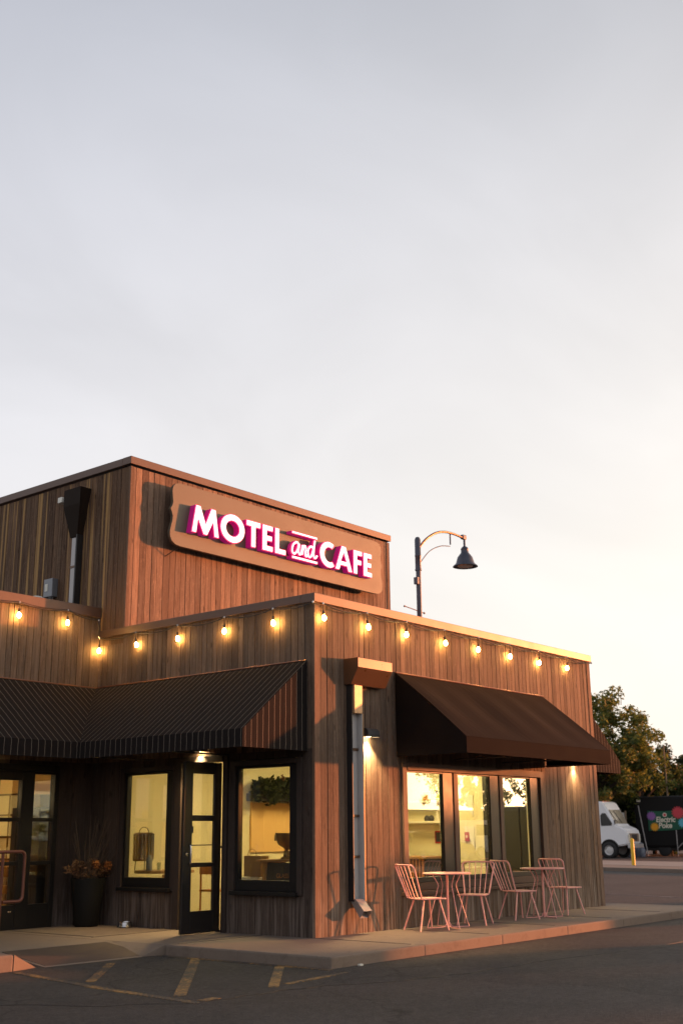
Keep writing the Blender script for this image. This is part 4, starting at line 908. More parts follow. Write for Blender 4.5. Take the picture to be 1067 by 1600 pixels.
# lantern, bottle, table behind the far left window
tt = thing('round_table', (.55, 3.85, 0), 'round reddish wooden table behind the left window', 'table')
MB().lathe([(0, 0), (.46, 0), (.47, .02), (.46, .04), (0, .04)], (.72, 3.72, .74), 28).build('table_top', 'oak', tt, True)
MB().lathe([(0, 0), (.22, 0), (.2, .02), (.04, .05), (.035, .7), (0, .7)], (.72, 3.72, .012), 16).build('pedestal', 'oak', tt, True)
ln = thing('lantern', (.55, 4.0, .8), 'ribbed metal lantern on wire legs on the round table', 'lantern')
LX, LY = .52, 4.0
MB().lathe([(0, 0), (.155, 0), (.16, .02), (.155, .04), (.15, .05), (.15, .40), (.155, .41), (.13, .43), (0, .43)], (LX, LY, .92), 26).build('drum', 'brass_dark', ln, True)
m = MB(); [m.tube([(LX + .157 * math.cos(a), LY + .157 * math.sin(a), .95), (LX + .157 * math.cos(a), LY + .157 * math.sin(a), 1.33)], .007, 5) for a in [k * 2 * PI / 18 for k in range(18)]]; m.build('rib', 'steel', ln)
MB().tube([(LX, LY + .11 * math.cos(a), 1.35 + .08 * math.sin(a)) for a in [k * PI / 10 for k in range(11)]], .006, 6).build('handle', 'charcoal_fit', ln)
for k in range(3):
    a = k * 2 * PI / 3; MB().tube([(LX + .12 * math.cos(a), LY + .12 * math.sin(a), .92), (LX + .13 * math.cos(a), LY + .13 * math.sin(a), .785)], .007, 5).build('leg', 'charcoal_fit', ln)
item('bottle', 'grey green bottle standing right of the lantern', 'bottle', MB().lathe([(0, 0), (.05, 0), (.05, .17), (.03, .20), (.03, .23), (0, .23)], (.42, 3.74, .782), 14), 'meter_grey', smooth=True)
item('glass_tumbler', 'small clear tumbler on the round table', 'glass', MB().lathe([(0, 0), (.03, 0), (.034, .12), (.031, .12), (.028, .008), (0, .008)], (.45, 3.55, .782), 14), 'window_glass', smooth=True)
ch_ = thing('wooden_chair', (1.6, 3.0, 0), 'orange wooden chair back glimpsed through the open door', 'chair')
MB().bev((1.35, 3.2, .44), (1.75, 3.6, .47), .01).build('seat', 'slat_orange', ch_); MB().bev((1.35, 3.20, .70), (1.39, 3.60, .86), .01).build('backrest', 'slat_orange', ch_)
for a, b, zt in ((1.37, 3.22, .86), (1.37, 3.58, .86), (1.73, 3.22, .44), (1.73, 3.58, .44)): MB().tube([(a, b, .012), (a, b, zt)], .015, 6).build('leg', 'slat_orange', ch_)
# wing interior: basket pendant, window grid, dark dresser, wall panel
bp = thing('pendant_basket', (-1.35, 6.2, 1.9), 'woven olive basket pendant lamp inside the left entrance', 'lamp')
MB().lathe([(.22, 0), (.30, .25), (.34, .52), (.33, .52), (.29, .25), (.21, 0)], (-1.42, 5.9, 1.50), 26, None, False).build('shade', 'basket_olive', bp, True)
MB().tube([(-1.42, 5.9, 3.0), (-1.42, 5.9, 2.2)], .006, 5).build('cord', 'cable_black', bp); MB().tube([(-1.75, 5.9, 2.02), (-1.42, 5.9, 2.2), (-1.09, 5.9, 2.02)], .005, 5).build('sling', 'cable_black', bp)
MB().lathe([(0, 0), (.04, .02), (.05, .06), (.03, .10), (0, .11)], (-1.55, 5.58, 1.86), 12).build('globe', 'lamp_glow', bp, True)
gw = thing('grid_window', (-.3, 7, 1), 'small paned bright window at the back of the left wing', 'window')
MB().box((-.318, 6.0, .95), (-.304, 7.6, 1.98)).build('pane', 'plaster_cream', gw)
m = MB(); [m.box((-.335, y - .015, .95), (-.318, y + .015, 1.98)) for y in (6.0, 6.4, 6.8, 7.2, 7.6)]; [m.box((-.336, 6.0, z - .015), (-.319, 7.6, z + .015)) for z in (.95, 1.3, 1.65, 1.98)]; m.build('frame', 'casing_brown', gw)
ds = thing('dresser', (-.6, 5.7, 0), 'dark dresser against the side wall of the left wing', 'dresser'); MB().bev((-.62, 5.15, .012), (-.31, 5.9, 1.75), .01).build('body', 'charcoal_fit', ds)
MB().bev((-.60, 5.2, 1.752), (-.33, 5.5, 1.95), .01).build('box', 'wood_sign', ds)
sl = thing('wall_shelf', (-.5, 6.5, 0), 'low shelf of crockery below the grid window', 'shelf')
for z in (.30, .56, .84): MB().bev((-.60, 5.95, z - .03), (-.31, 8.0, z), .004).build('shelf_board', 'oak', sl)
m = MB(); [m.lathe([(0, 0), (.05, 0), (.06, .12), (0, .12)], (-.45, 6.05 + k * .22, z), 10) for k in range(8) for z in (.302, .562)]; m.build('crockery', 'ceramic', sl, True)
item('desk_lamp', 'tiny amber table lamp in front of the grid window', 'lamp', MB().lathe([(0, 0), (.03, .01), (.035, .05), (0, .07)], (-.70, 6.35, 1.08), 10), 'amber_lamp')
m = MB(); [m.bev((-4.88 + k * .9, 9.185, .2), (-4.0 + k * .9, 9.198, 2.9), .003) for k in range(5)]; item('wall_boards', 'orange board panelling at the back of the left wing', 'wall panel', m, 'plaster_orange')
m = MB(); m.bev((-3.2, 7.2, .70), (-1.6, 7.9, .76), .01); wt_ = thing('long_table', (-2.4, 7.5, 0), 'dark table with seats inside the left entrance', 'table'); m.build('table_top', 'oak', wt_)
for a, b in ((-3.1, 7.3), (-1.7, 7.3), (-3.1, 7.8), (-1.7, 7.8)): MB().bev((a - .03, b - .03, .012), (a + .03, b + .03, .698), .004).build('leg', 'oak', wt_)

# ------------------------------------------------------------------ outdoor furniture
def make_chair():
    t = thing('metal_chair', (0, 0, 0), 'x', 'chair', 'pink metal chairs by the front wall')
    s = MB(); o = [(-.19, -.17), (-.19, .17), (-.15, .195), (.17, .215), (.205, .19), (.215, .15), (.215, -.15), (.205, -.19), (.17, -.215), (-.15, -.195)]
    s.prism(o, Matrix.Translation((0, 0, .412)), .016); se = s.build('seat', 'pink_paint', t); b = se.modifiers.new('bevel', 'BEVEL'); b.width = .005; b.segments = 2
    for sx, sy in ((1, 1), (1, -1), (-1, 1), (-1, -1)):
        MB().tube([(sx * .125, sy * .13, .413), (sx * .215 + (0.0 if sx > 0 else -.03), sy * .215, .004)], [.0125, .0105], 8).build('leg', 'pink_paint', t, True)
    def bk(y, z): return (-.175 - (z - .42) * .40, y, z)
    P = [bk(-.185, .428)]
    P += [bk(-.185 - .055 * k / 6, .428 + .37 * k / 6) for k in range(1, 7)]
    P += [bk(-.243, .835), bk(-.228, .862), bk(-.195, .874)]; P += [bk(y, .874) for y in (-.10, 0, .10)]; P += [bk(.195, .874), bk(.228, .862), bk(.243, .835)]
    P += [bk(.185 + .055 * k / 6, .428 + .37 * k / 6) for k in range(6, 0, -1)] + [bk(.185, .428)]
    # the top rail bows slightly back
    P = [(x - .035 * (1 - (y / .25) ** 2), y, z) for x, y, z in P]
    MB().tube(P, .0115, 8).build('back_hoop', 'pink_paint', t, True)
    for k in range(4):
        f_ = -0.6 + .4 * k; y0_, y1_ = f_ * .185, f_ * .235
        a = bk(y0_, .428); c_ = bk(y1_, .874); MB().tube([(a[0] - .035 * (1 - (y0_ / .25) ** 2), a[1], a[2]), (c_[0] - .035 * (1 - (y1_ / .25) ** 2), c_[1], c_[2])], .0065, 6).build('spindle', 'pink_paint', t)
    return t
CH = [((1.80, -.50, 0), -22, 'leftmost pink metal chair, left of the left round table'), ((3.00, -.50, 0), -160, 'pink metal chair right of the left table, its back toward the right table'),
      ((4.26, -.50, 0), -22, 'pink metal chair facing the right round table from its left'), ((5.62, -.55, 0), -7, 'rightmost pink metal chair, past the right round table')]
proto = make_chair()
for i, (loc, a, lb) in enumerate(CH):
    c = proto if i == 0 else copy_tree(proto); c.location = loc; c.rotation_euler = (0, 0, R(a)); c['label'] = lb
def make_table():
    t = thing('bistro_table', (0, 0, 0), 'x', 'table', 'pink bistro tables by the front wall')
    MB().lathe([(0, 0), (.33, 0), (.345, .004), (.348, .012), (.342, .02), (.33, .022), (0, .022)], (0, 0, .728), 40).build('table_top', 'pink_paint', t, True)
    MB().tube([(0, 0, .005), (0, 0, .73)], .017, 12).build('pole', 'pink_paint', t, True)
    for k in range(4):
        a = k * PI / 2; q = lambda r_, z: (r_ * math.cos(a), r_ * math.sin(a), z)
        MB().tube([q(.23, .728), q(.20, .68), q(.15, .60), q(.143, .57), q(.15, .54), q(.33, .02), q(.335, .008), q(.32, .007), q(.09, .008), q(.05, .02), q(.022, .07)], .0065, 6).build('leg', 'pink_paint', t, True)
    return t
tp = make_table(); t2 = copy_tree(tp)
for o, loc, lb in ((tp, (2.36, -.47, 0), 'left pink round bistro table between the first two chairs'), (t2, (4.84, -.60, 0), 'right pink round bistro table between the last two chairs')):
    o.location = loc; o.rotation_euler = (0, 0, R(-50.5 + 23)); o['label'] = lb
# dog bowl
db = thing('dog_bowl', (-.17, 3.55, 0), 'shiny steel dog bowl on the pavement by the left window', 'bowl')
MB().lathe([(.10, 0), (.115, .01), (.105, .03), (.092, .072), (.098, .078), (.088, .078), (.075, .03), (0, .025)], (-.17, 3.55, .003), 24).build('bowl', 'steel', db, True)
# tall black planter with dried flowers
pt_ = thing('tall_planter', (-.36, 4.22, 0), 'tall tapered black planter with dry grasses and orange flowers in the corner', 'planter')
MB().lathe([(0, 0), (.17, 0), (.19, .03), (.235, .45), (.26, .66), (.262, .69), (.235, .69), (.225, .62), (0, .60)], (-.36, 4.22, .002), 24).build('pot', 'pot_black', pt_, True)
r = random.Random(11); m = MB()
for k in range(55):
    a = r.uniform(0, 2 * PI); sp_ = r.uniform(.05, .42); h = r.uniform(.3, 1.0); b = Vector((-.36 + .1 * math.cos(a), 4.22 + .1 * math.sin(a), .62)); e = b + Vector((sp_ * math.cos(a), -abs(sp_ * math.sin(a)), h))
    m.tube([b, b.lerp(e, .5) + Vector((0, 0, .06)), e], .0035, 4)
m.build('stem', 'twig', pt_)
m = MB()
for k in range(60):
    a = r.uniform(0, 2 * PI); c = (-.36 + .42 * math.cos(a) * r.random(), 4.18 + .12 * math.sin(a), .78 + r.uniform(-.05, .16)); leafcloud(m, c, (.08, .08, .06), 26, .05, r)
m.build('dried_foliage', 'straw_dry', pt_, fix=False)
for c in ((-.40, 4.0, .90), (-.16, 4.02, .87)):
    m = MB(); leafcloud(m, c, (.065, .05, .07), 110, .045, r); m.build('flower_head', 'flower_orange', pt_, fix=False)
# handrail loop at the left edge
hr = thing('handrail', (-3.07, 2.5, 0), 'rusty brown metal handrail loop at the far left edge', 'handrail')
def arc(c, r_, a0, a1, n=5): return [(c[0] + r_ * math.cos(R(a0 + (a1 - a0) * k / n)), 2.5, c[1] + r_ * math.sin(R(a0 + (a1 - a0) * k / n))) for k in range(n + 1)]
P = [(-4.6, 2.5, 1.12)] + arc((-2.82, 1.055), .065, 90, 0) + arc((-2.82, .585), .065, 0, -90) + [(-3.05, 2.5, .52)]
MB().tube(P, .021, 10).build('rail', 'rail_metal', hr, True)
MB().tube([(-3.08, 2.5, -.02), (-3.08, 2.5, 1.10)], .021, 10).build('post', 'rail_metal', hr, True)
item('litter', 'small white scrap of litter on the asphalt by the kerb corner', 'litter', MB().bev((-1.31, -1.80, GZ), (-1.25, -1.76, GZ + .02), .006), 'paper_white')

# roof equipment on the low wing
mt = thing('meter_box', (-.1, 5.9, 5.0), 'grey electrical meter box on the side of the tall block', 'meter box')
MB().bev((-.14, 5.86, 5.30), (-.02, 6.10, 5.62), .01).build('housing', 'meter_grey', mt); MB().bev((-.146, 5.98, 5.40), (-.141, 6.06, 5.53), .003).build('label_plate', 'paper_white', mt)
MB().tube([(-.08, 5.93, 5.30), (-.08, 5.93, 4.6)], .02, 8).build('conduit', 'galvanised', mt)
item('roof_vent', 'small white domed vent peeking above the wing parapet', 'vent', MB().lathe([(0, .14), (.08, .13), (.14, .09), (.15, .04), (.15, 0), (.08, 0), (.08, -.45), (0, -.45)], (-.62, 5.6, 5.05), 16), 'shelf_white', smooth=True)
item('roof_pipe', 'thin dark vent pipe standing behind the wing parapet', 'pipe', MB().tube([(-.35, 5.6, 4.6), (-.35, 5.6, 5.22)], .028, 8), 'charcoal_fit')
fl = thing('flood_light', (-.1, 5.75, 7.0), 'small white floodlight beside the roof drain box on the tall block', 'floodlight')
MB().bev((-.16, 5.70, 6.95), (-.02, 5.82, 7.05), .01).build('housing', 'shelf_white', fl); MB().bev((-.03, 5.72, 6.90), (-.016, 5.80, 6.95), .003).build('bracket', 'meter_grey', fl)

# ------------------------------------------------------------------ street lamp behind
sl_ = thing('street_lamp', (10.92, 6, GZ), 'dark street lamp with a curved arm and bell shade behind the cafe', 'street lamp')
LXx, LYy = 10.92, 6.0
MB().lathe([(0, 0), (.16, 0), (.16, .1), (.085, .25), (.068, .5), (.064, 7.2), (.064, 7.75), (0, 7.75)], (LXx, LYy, GZ), 16).build('pole', 'lamp_metal', sl_, True)
MB().lathe([(0, 0), (.085, 0), (.085, .04), (.076, .05), (.076, .36), (.082, .37), (.082, .40), (.076, .41), (.076, .80), (.05, .86), (0, .88)], (LXx, LYy, 7.63), 16).build('sleeve', 'lamp_metal', sl_, True)
am = [(LXx + .05, LYy, 8.22), (LXx + .35, LYy, 8.50), (LXx + .80, LYy, 8.76), (LXx + 1.25, LYy, 8.88), (LXx + 1.70, LYy, 8.90), (LXx + 2.05, LYy, 8.88)]
def cr(P, n=6):
    out = []; Q = [Vector(p) for p in P]; Q = [Q[0]] + Q + [Q[-1]]
    for i in range(1, len(Q) - 2):
        for k in range(n):
            t = k / n; out.append(.5 * ((2 * Q[i]) + (Q[i + 1] - Q[i - 1]) * t + (2 * Q[i - 1] - 5 * Q[i] + 4 * Q[i + 1] - Q[i + 2]) * t * t + (3 * Q[i] - Q[i - 1] - 3 * Q[i + 1] + Q[i + 2]) * t ** 3))
    out.append(Q[-1]); return out
MB().tube(cr(am), .032, 10).build('arm', 'arm_copper', sl_, True)
MB().tube(cr([(LXx + .08, LYy, 7.84), (LXx + .5, LYy, 8.22), (LXx + 1.0, LYy, 8.45), (LXx + 1.45, LYy, 8.53)]), .012, 8).build('brace', 'lamp_metal', sl_, True)
MB().tube([(LXx + 1.47, LYy, 8.88), (LXx + 1.47, LYy, 8.58)], .02, 8).build('brace_clamp', 'lamp_metal', sl_)
sx_, sz_ = LXx + 2.14, 8.90
m = MB(); m.bev((sx_ - .12, LYy - .05, sz_ - .06), (sx_ + .05, LYy + .05, sz_ + .06), .02); m.tube([(sx_, LYy, sz_), (sx_, LYy, sz_ - .32)], .03, 10); m.build('fitter', 'lamp_metal', sl_)
MB().lathe([(r_ * .83, z_ * .76) for r_, z_ in [(.0, .0), (.05, -.01), (.10, -.05), (.13, -.11), (.12, -.15), (.125, -.24), (.17, -.30), (.24, -.40), (.28, -.55), (.30, -.63), (.38, -.70), (.405, -.735), (.39, -.735), (.29, -.66), (.2, -.42), (0, -.30)]], (sx_, LYy, sz_ - .24), 28).build('lamp_shade', 'lamp_metal', sl_, True)
MB().lathe([(0, 0), (.19, 0), (.205, .02), (.205, .04), (0, .04)], (sx_, LYy, sz_ - .24 - .56), 24).build('lens', 'ceramic', sl_)
bn = MB(); bn.tube([(LXx - .60, LYy, 6.64), (LXx + .20, LYy, 6.58)], .012, 8); bn.lathe([(0, .03), (.028, .01), (.028, -.01), (0, -.03)], (LXx - .62, LYy, 6.64), 10); bn.lathe([(0, .03), (.028, .01), (.028, -.01), (0, -.03)], (LXx + .20, LYy, 6.58), 10)
bn.build('banner_arm', 'arm_copper', sl_); MB().bev((LXx - .13, LYy - .06, 7.27), (LXx - .062, LYy + .06, 7.45), .008).build('control_box', 'lamp_metal', sl_)

# ------------------------------------------------------------------ across the road
ZR = GZ
# step van, local frame: x forward, y left, origin at near-side front wheel contact
def M2(loc, deg): return rotz(R(deg), loc)
def step_van(loc, deg, label, name='step_van'):
    t = thing(name, loc, label, 'van'); M = M2(loc, deg); W_ = 2.05; L_ = 5.0
    # right (near) side is y = 0.0, body spans y 0..W_
    pf = [(-L_, .45), (-L_, 3.0), (-.35, 3.02), (-.22, 2.98), (-.02, 2.62), (.42, 1.74), (.95, 1.52), (1.02, 1.38), (1.05, .72), (.55, .62), (-.55, .62), (-.8, .45)]
    bm = bmesh.new(); 
    for y in (0, W_):
        vs_ = [bm.verts.new((x, y, z)) for x, z in pf]
    bm.verts.ensure_lookup_table(); n_ = len(pf)
    bm.faces.new(bm.verts[:n_]); bm.faces.new(bm.verts[n_:][::-1])
    for i in range(n_): j = (i + 1) % n_; bm.faces.new((bm.verts[i], bm.verts[j], bm.verts[n_ + j], bm.verts[n_ + i]))
    bmesh.ops.recalc_face_normals(bm, faces=bm.faces[:]); bmesh.ops.bevel(bm, geom=bm.edges[:], offset=.07, segments=3, affect='EDGES')
    m = MB(); m.frombm(bm, M); m.build('body', 'truck_white', t, True)
    # windscreen follows the raked front
    d = Vector((.44, 0, -.88)).normalized(); nn_ = Vector((.88, 0, .44)); a = Vector((-.02, 0, 2.62))
    def wp(u, y, o): p = a + d * u + nn_ * o; return M @ Vector((p.x, y, p.z))
    m = MB(); m.poly([wp(.06, .14, .012), wp(.06, W_ - .14, .012), wp(.90, W_ - .10, .012), wp(.90, .10, .012), wp(.06, .14, -.02), wp(.06, W_ - .14, -.02), wp(.90, W_ - .10, -.02), wp(.90, .10, -.02)], [(0, 1, 2, 3), (7, 6, 5, 4), (0, 4, 5, 1), (1, 5, 6, 2), (2, 6, 7, 3), (3, 7, 4, 0)]); m.build('windscreen', 'windscreen_pale', t)
    for y in (.45, 1.1):
        m = MB(); m.tube([wp(.86, y, .03), wp(.12, y - .32, .03)], .014, 5); m.build('wiper', 'rubber', t)
    m = MB(); m.prism([(-.42, 1.75), (-.42, 2.25), (-.32, 2.38), (-.12, 2.38), (.22, 1.85), (.20, 1.72), (-.36, 1.70)], M @ Matrix(((1, 0, 0, 0), (0, 0, -1, .0), (0, 1, 0, 0), (0, 0, 0, 1))), .015); m.build('side_window', 'glass_dark', t)
    m = MB(); m.bev((-.75, -.012, .66), (-.52, .0, 2.5), .004, M); m.bev((-1.15, -.016, 1.7), (-.80, .0, 2.35), .004, M); m.build('door', 'truck_white', t)
    MB().bev((-1.12, -.025, 1.78), (-.86, -.017, 2.3), .004, M).build('service_hatch', 'lit_opening', t)
    MB().bev((1.03, .30, .86), (1.07, W_ - .30, 1.30), .01, M).build('grille', 'grille_tan', t)
    for y in (.22, W_ - .22):
        MB().bev((1.04, y - .12, .88), (1.085, y + .10, 1.24), .02, M).build('headlight', 'ceramic', t)
    MB().bev((1.03, -.02, .52), (1.20, W_ + .02, .74), .03, M).build('bumper', 'bumper_grey', t)
    MB().bev((1.075, .62, .92), (1.085, 1.42, 1.24), .01, M).build('radiator', 'charcoal_fit', t)
    for y in (-.02, W_ + .02):
        for x in (0, -3.6):
            wm = M @ Matrix.Translation((x, y, .42)) @ Matrix.Rotation(R(90), 4, 'X')
            w = MB(); w.lathe([(.26, -.13), (.38, -.12), (.42, -.08), (.42, .08), (.38, .12), (.26, .13)], n=24, M=wm, caps=False); wo_ = w.build('wheel', 'rubber', t, True)
            MB().lathe([(0, -.05), (.1, -.06), (.2, -.03), (.265, -.10), (.265, .10), (.2, .03), (.1, .06), (0, .05)], n=20, M=wm).build('rim', 'wheel_white', wo_, True)
        ar = MB(); 
    ar = MB()
    for x in (0,):
        ar.lathe([(0, -.004), (.54, -.004), (.54, .004), (0, .004)], n=24, M=M @ Matrix.Translation((x, -.004, .46)) @ Matrix.Rotation(R(90), 4, 'X'))
    ar.build('wheel_arch', 'core_black', t)
    m = MB(); m.tube([M @ Vector((.35, -.02, 1.75)), M @ Vector((.5, -.22, 1.9))], .012, 5); m.bev((.46, -.34, 1.80), (.50, -.16, 2.02), .02, M); m.build('mirror', 'charcoal_fit', t)
    for y in (.5, .9, 1.3): MB().bev((-.45, y, 3.02), (-.38, y + .12, 3.07), .01, M).build('marker_light', 'flower_orange', t)
    return t
n = NT('windscreen_pale'); MAT['windscreen_pale'] = n.bsdf((.30, .26, .19), .12)
step_van((47.7, 20.0, ZR), -84, 'white step van with a raked windscreen parked across the road')

def trailer():
    t = thing('food_trailer', (51, 19, ZR), 'black food trailer with a green flower banner parked across the road', 'trailer')
    a = Vector((52.3, 20.6, 0)); b = a + Vector((math.cos(R(-74)), math.sin(R(-74)), 0)); d = (b - a).normalized(); nrm = Vector((-d.y, d.x, 0)) * -1   # nrm toward camera side?
    cdir = Vector((-11.9, -10.3, 0)) - a
    if nrm.dot(cdir) < 0: nrm = -nrm
    M = Matrix(((d.x, nrm.x, 0, a.x), (d.y, nrm.y, 0, a.y), (0, 0, 1, ZR), (0, 0, 0, 1)))   # x along, y toward viewer
    MB().bev((0, -2.3, .50), (6.2, 0, 3.30), .12, M).build('body', 'trailer_black', t)
    MB().bev((.05, -2.2, 3.302), (6.1, -.1, 3.36), .03, M).build('roof', 'charcoal_fit', t)
    MB().bev((.1, -2.2, .32), (6.1, -.1, .498), .02, M).build('chassis', 'core_black', t)
    for x in (1.55, 4.6):
        wm = M @ Matrix.Translation((x, -.18, .36)) @ Matrix.Rotation(R(90), 4, 'X'); w = MB(); w.lathe([(0, -.1), (.30, -.11), (.36, -.08), (.36, .08), (.30, .11), (0, .1)], n=20, M=wm, caps=False); w.build('wheel', 'rubber', t, True)
    MB().bev((.16, .0, 3.05), (.38, .06, 3.2), .02, M).build('marker_light', 'ceramic', t)
    MB().tube([M @ Vector((.25, .10, 2.85)), M @ Vector((.62, .12, .03))], .035, 8).build('awning_pole', 'galvanised', t)
    # banner: a slightly sagging cloth
    x0_, x1_, zt, zb_ = .75, 2.85, 2.55, 1.42
    m = MB(); n_ = 12
    def q(u, v, o=0): x = x0_ + (x1_ - x0_) * u; top = zt - .10 * math.sin(PI * u) ** 1 + .12 * u; z = top + (zb_ - .04 * math.sin(PI * u) + .1 * u - top) * v; return M @ Vector((x, .05 + .025 * math.sin(u * 9) + o, z))
    m.poly([q(i / n_, v, o) for o in (0, .008) for i in range(n_ + 1) for v in (0, 1)], [(2 * i, 2 * i + 2, 2 * i + 3, 2 * i + 1) for i in range(n_)] + [(26 + 2 * i, 26 + 2 * i + 1, 26 + 2 * i + 3, 26 + 2 * i + 2) for i in range(n_)] + [(2 * i, 26 + 2 * i, 28 + 2 * i, 2 * i + 2) for i in range(n_)] + [(2 * i + 1, 2 * i + 3, 29 + 2 * i, 27 + 2 * i) for i in range(n_)])
    bo = m.build('banner', 'banner_green', t, True)
    def flower(u, v, r_, mat, k=13, cut=None):
        fm_ = MB(); c = q(u, v, .03); ez_ = Vector((0, 0, 1)); ex = d
        for i in range(k):
            an_ = 2 * PI * i / k; dr = ex * math.cos(an_) + ez_ * math.sin(an_); pr = -ex * math.sin(an_) + ez_ * math.cos(an_); w_ = r_ * .17
            pts = [c, c + dr * r_ * .55 + pr * w_, c + dr * r_ * .95 + pr * w_ * .5, c + dr * r_, c + dr * r_ * .95 - pr * w_ * .5, c + dr * r_ * .55 - pr * w_]; ok = all(-.02 <= (M.inverted() @ p).x - x0_ <= x1_ - x0_ + .02 for p in pts)
            fm_.face([p + nrm * (.004 * (i % 2)) for p in pts])
        fm_.build('printed_flower', mat, bo, fix=False)
    flower(.10, .26, .27, 'petal_purple'); flower(.82, .16, .36, 'petal_red', 15); flower(.17, .80, .25, 'petal_orange'); flower(.93, .70, .28, 'petal_blue')
    def Mtx(u, z): p = q(u, 0, .06); return Matrix(((d.x, 0, nrm.x, p.x), (d.y, 0, nrm.y, p.y), (0, 1, 0, ZR + z), (0, 0, 0, 1)))
    text_mesh('Electric', .42, Mtx(.47, 2.03), 'lettering', 'cream_print', bo, .002, .012, .86, .15); text_mesh('Poke', .42, Mtx(.45, 1.70), 'lettering', 'cream_print', bo, .002, .012, .9, .15)
    m = MB(); m.lathe([(0, 0), (.12, 0), (.12, .004), (0, .004)], n=20, M=Mtx(.46, 2.30)); m.build('emblem', 'cream_print', bo)
    m = MB(); m.lathe([(0, 0), (.075, 0), (.075, .004), (0, .004)], n=20, M=Mtx(.46, 2.30) @ Matrix.Translation((0, 0, .006))); m.build('emblem_centre', 'petal_red', bo)
    fr2 = thing('folding_stand', tuple(M @ Vector((2.6, .5, 0))), 'grey metal folding frame standing before the food trailer', 'stand')
    for p_, q_ in (((2.35, .5, 0), (2.35, .5, 1.45)), ((2.35, .5, .45), (2.9, .5, .95)), ((3.0, .6, 0), (3.0, .6, 1.4))): MB().tube([M @ Vector(p_), M @ Vector(q_)], .028, 8).build('strut', 'galvanised', fr2)
    sp2 = thing('sign_post', tuple(M @ Vector((-.35, 1.0, 0))), 'thin wooden post with a small white plate beside the trailer', 'sign post')
    MB().bev((-.39, .96, .0), (-.31, 1.04, 2.55), .006, M).build('post', 'wood_sign', sp2); MB().bev((-.56, .955, 1.95), (-.42, .995, 2.45), .006, M).build('plate', 'paper_white', sp2)
    bd = thing('wrapped_bundle', tuple(M @ Vector((.05, .9, 0))), 'grey blue bundle wrapped in clear plastic between the van and the trailer', 'bundle')
    m = MB(); rr = random.Random(3)
    for k in range(5): m.lathe([(0, 0), (.22, 0), (.26, .2 + .1 * rr.random()), (.2, .45), (.06, .7 + .2 * rr.random()), (0, .75)], tuple(M @ Vector((-.25 + .16 * k, .9 + rr.uniform(-.1, .1), 0))), 10)
    m.build('bags', 'bundle_grey', bd, True)
trailer()
bl = thing('bollard', (34.0, 12.0, GZ), 'yellow steel bollard across the road in front of the van', 'bollard')
MB().lathe([(0, 0), (.075, 0), (.075, 1.06), (.06, 1.11), (.03, 1.13), (0, 1.135)], (34.0, 12.0, GZ), 16).build('tube', 'signal_yellow', bl, True)
MB().lathe([(.11, 0), (.16, 0), (.15, .03), (.097, .05)], (34.0, 12.0, GZ), 16).build('base_collar', 'charcoal_fit', bl)

# ------------------------------------------------------------------ trees
def tree(name, label, loc, h, rx_, ry_, mat, seed, nclump=60, nleaf=70, leaf=.16, z0=.25, conifer=False, grp=None, lean=0.0, spread=.16, trunk=.16, wisps=0):
    r = random.Random(seed); t = thing(name, loc, label, 'tree', grp); B = Vector(loc); m = MB(); cr_ = MB(); th = h * (.95 if conifer else .72)
    m.tube([B, B + Vector((lean * .3, 0, th * .35)), B + Vector((lean * .7 + .1, .05, th * .7)), B + Vector((lean, 0, th))], [trunk, trunk * .75, trunk * .45, trunk * .12], 8)
    for k in range(nclump):
        if conifer:
            w = (k + .5) / nclump; z = h * (z0 + (1 - z0) * w); rr_ = (1 - w) ** .8 * rx_ + .1; a = r.uniform(0, 2 * PI); q = rr_ * r.uniform(.3, 1)
            c = B + Vector((q * math.cos(a) + lean * w, q * math.sin(a), z - q * .12)); rad = (h * .05 + .15, h * .05 + .15, h * .035 + .08)
        else:
            d = Vector((r.gauss(0, 1), r.gauss(0, 1), r.gauss(0, 1))).normalized() * (r.random() ** .38) * (1 + .13 * noise.noise(Vector((k * .7, seed, 0))))
            hz = h * (1 - z0) / 2; c = B + Vector((d.x * rx_ + lean, d.y * ry_, h * z0 + hz + d.z * hz)); s_ = r.uniform(.7, 1.25); rad = (rx_ * spread * s_, ry_ * spread * s_, hz * spread * .9 * s_)
        if r.random() < (.5 if not conifer else .3):
            st = B + Vector((lean * .5, 0, min(th * .95, max(h * z0 * .8, (c.z - B.z) * .62)))); m.tube([st, st.lerp(c, .5) + Vector((0, 0, .12)), c], [trunk * .30, trunk * .16, trunk * .05], 5)
        leafcloud(cr_, c, rad, nleaf, leaf, r, .15)
    for k in range(wisps):
        a = r.uniform(0, 2 * PI); st = B + Vector((math.cos(a) * rx_ * .5 + lean, math.sin(a) * ry_ * .5, h * .9)); e = st + Vector((r.uniform(-.7, .7), r.uniform(-.5, .5), r.uniform(.4, 1.3))); m.tube([st, st.lerp(e, .5) + Vector((.08, 0, .05)), e], [.02, .013, .006], 4); leafcloud(cr_, e, (.25, .25, .2), 10, leaf * .6, r)
    m.build('trunk', 'bark', t); cr_.build('crown', mat, t, fix=False); return t
def cp(px, dist):   # ground point on the sight line at column px (photo pixels), used only to place far things
    v = rx * ((px - 533.5) / 1789.4) + fw + dn * ((1300 - 800) / 1789.4); v = Vector((v.x, v.y, 0)).normalized(); return (-11.94 + v.x * dist, -10.34 + v.y * dist, GZ)
tree('broadleaf_tree', 'large loose crowned tree behind the white van, overhanging its roof', cp(935, 71), 9.7, 3.9, 3.6, 'leaf_olive', 2, 190, 120, .26, .25, wisps=6)
tree('broadleaf_tree', 'smaller ragged tree leaning right above the food trailer', cp(1002, 73), 7.6, 2.4, 2.3, 'leaf_olive', 5, 85, 80, .24, .25, spread=.15)
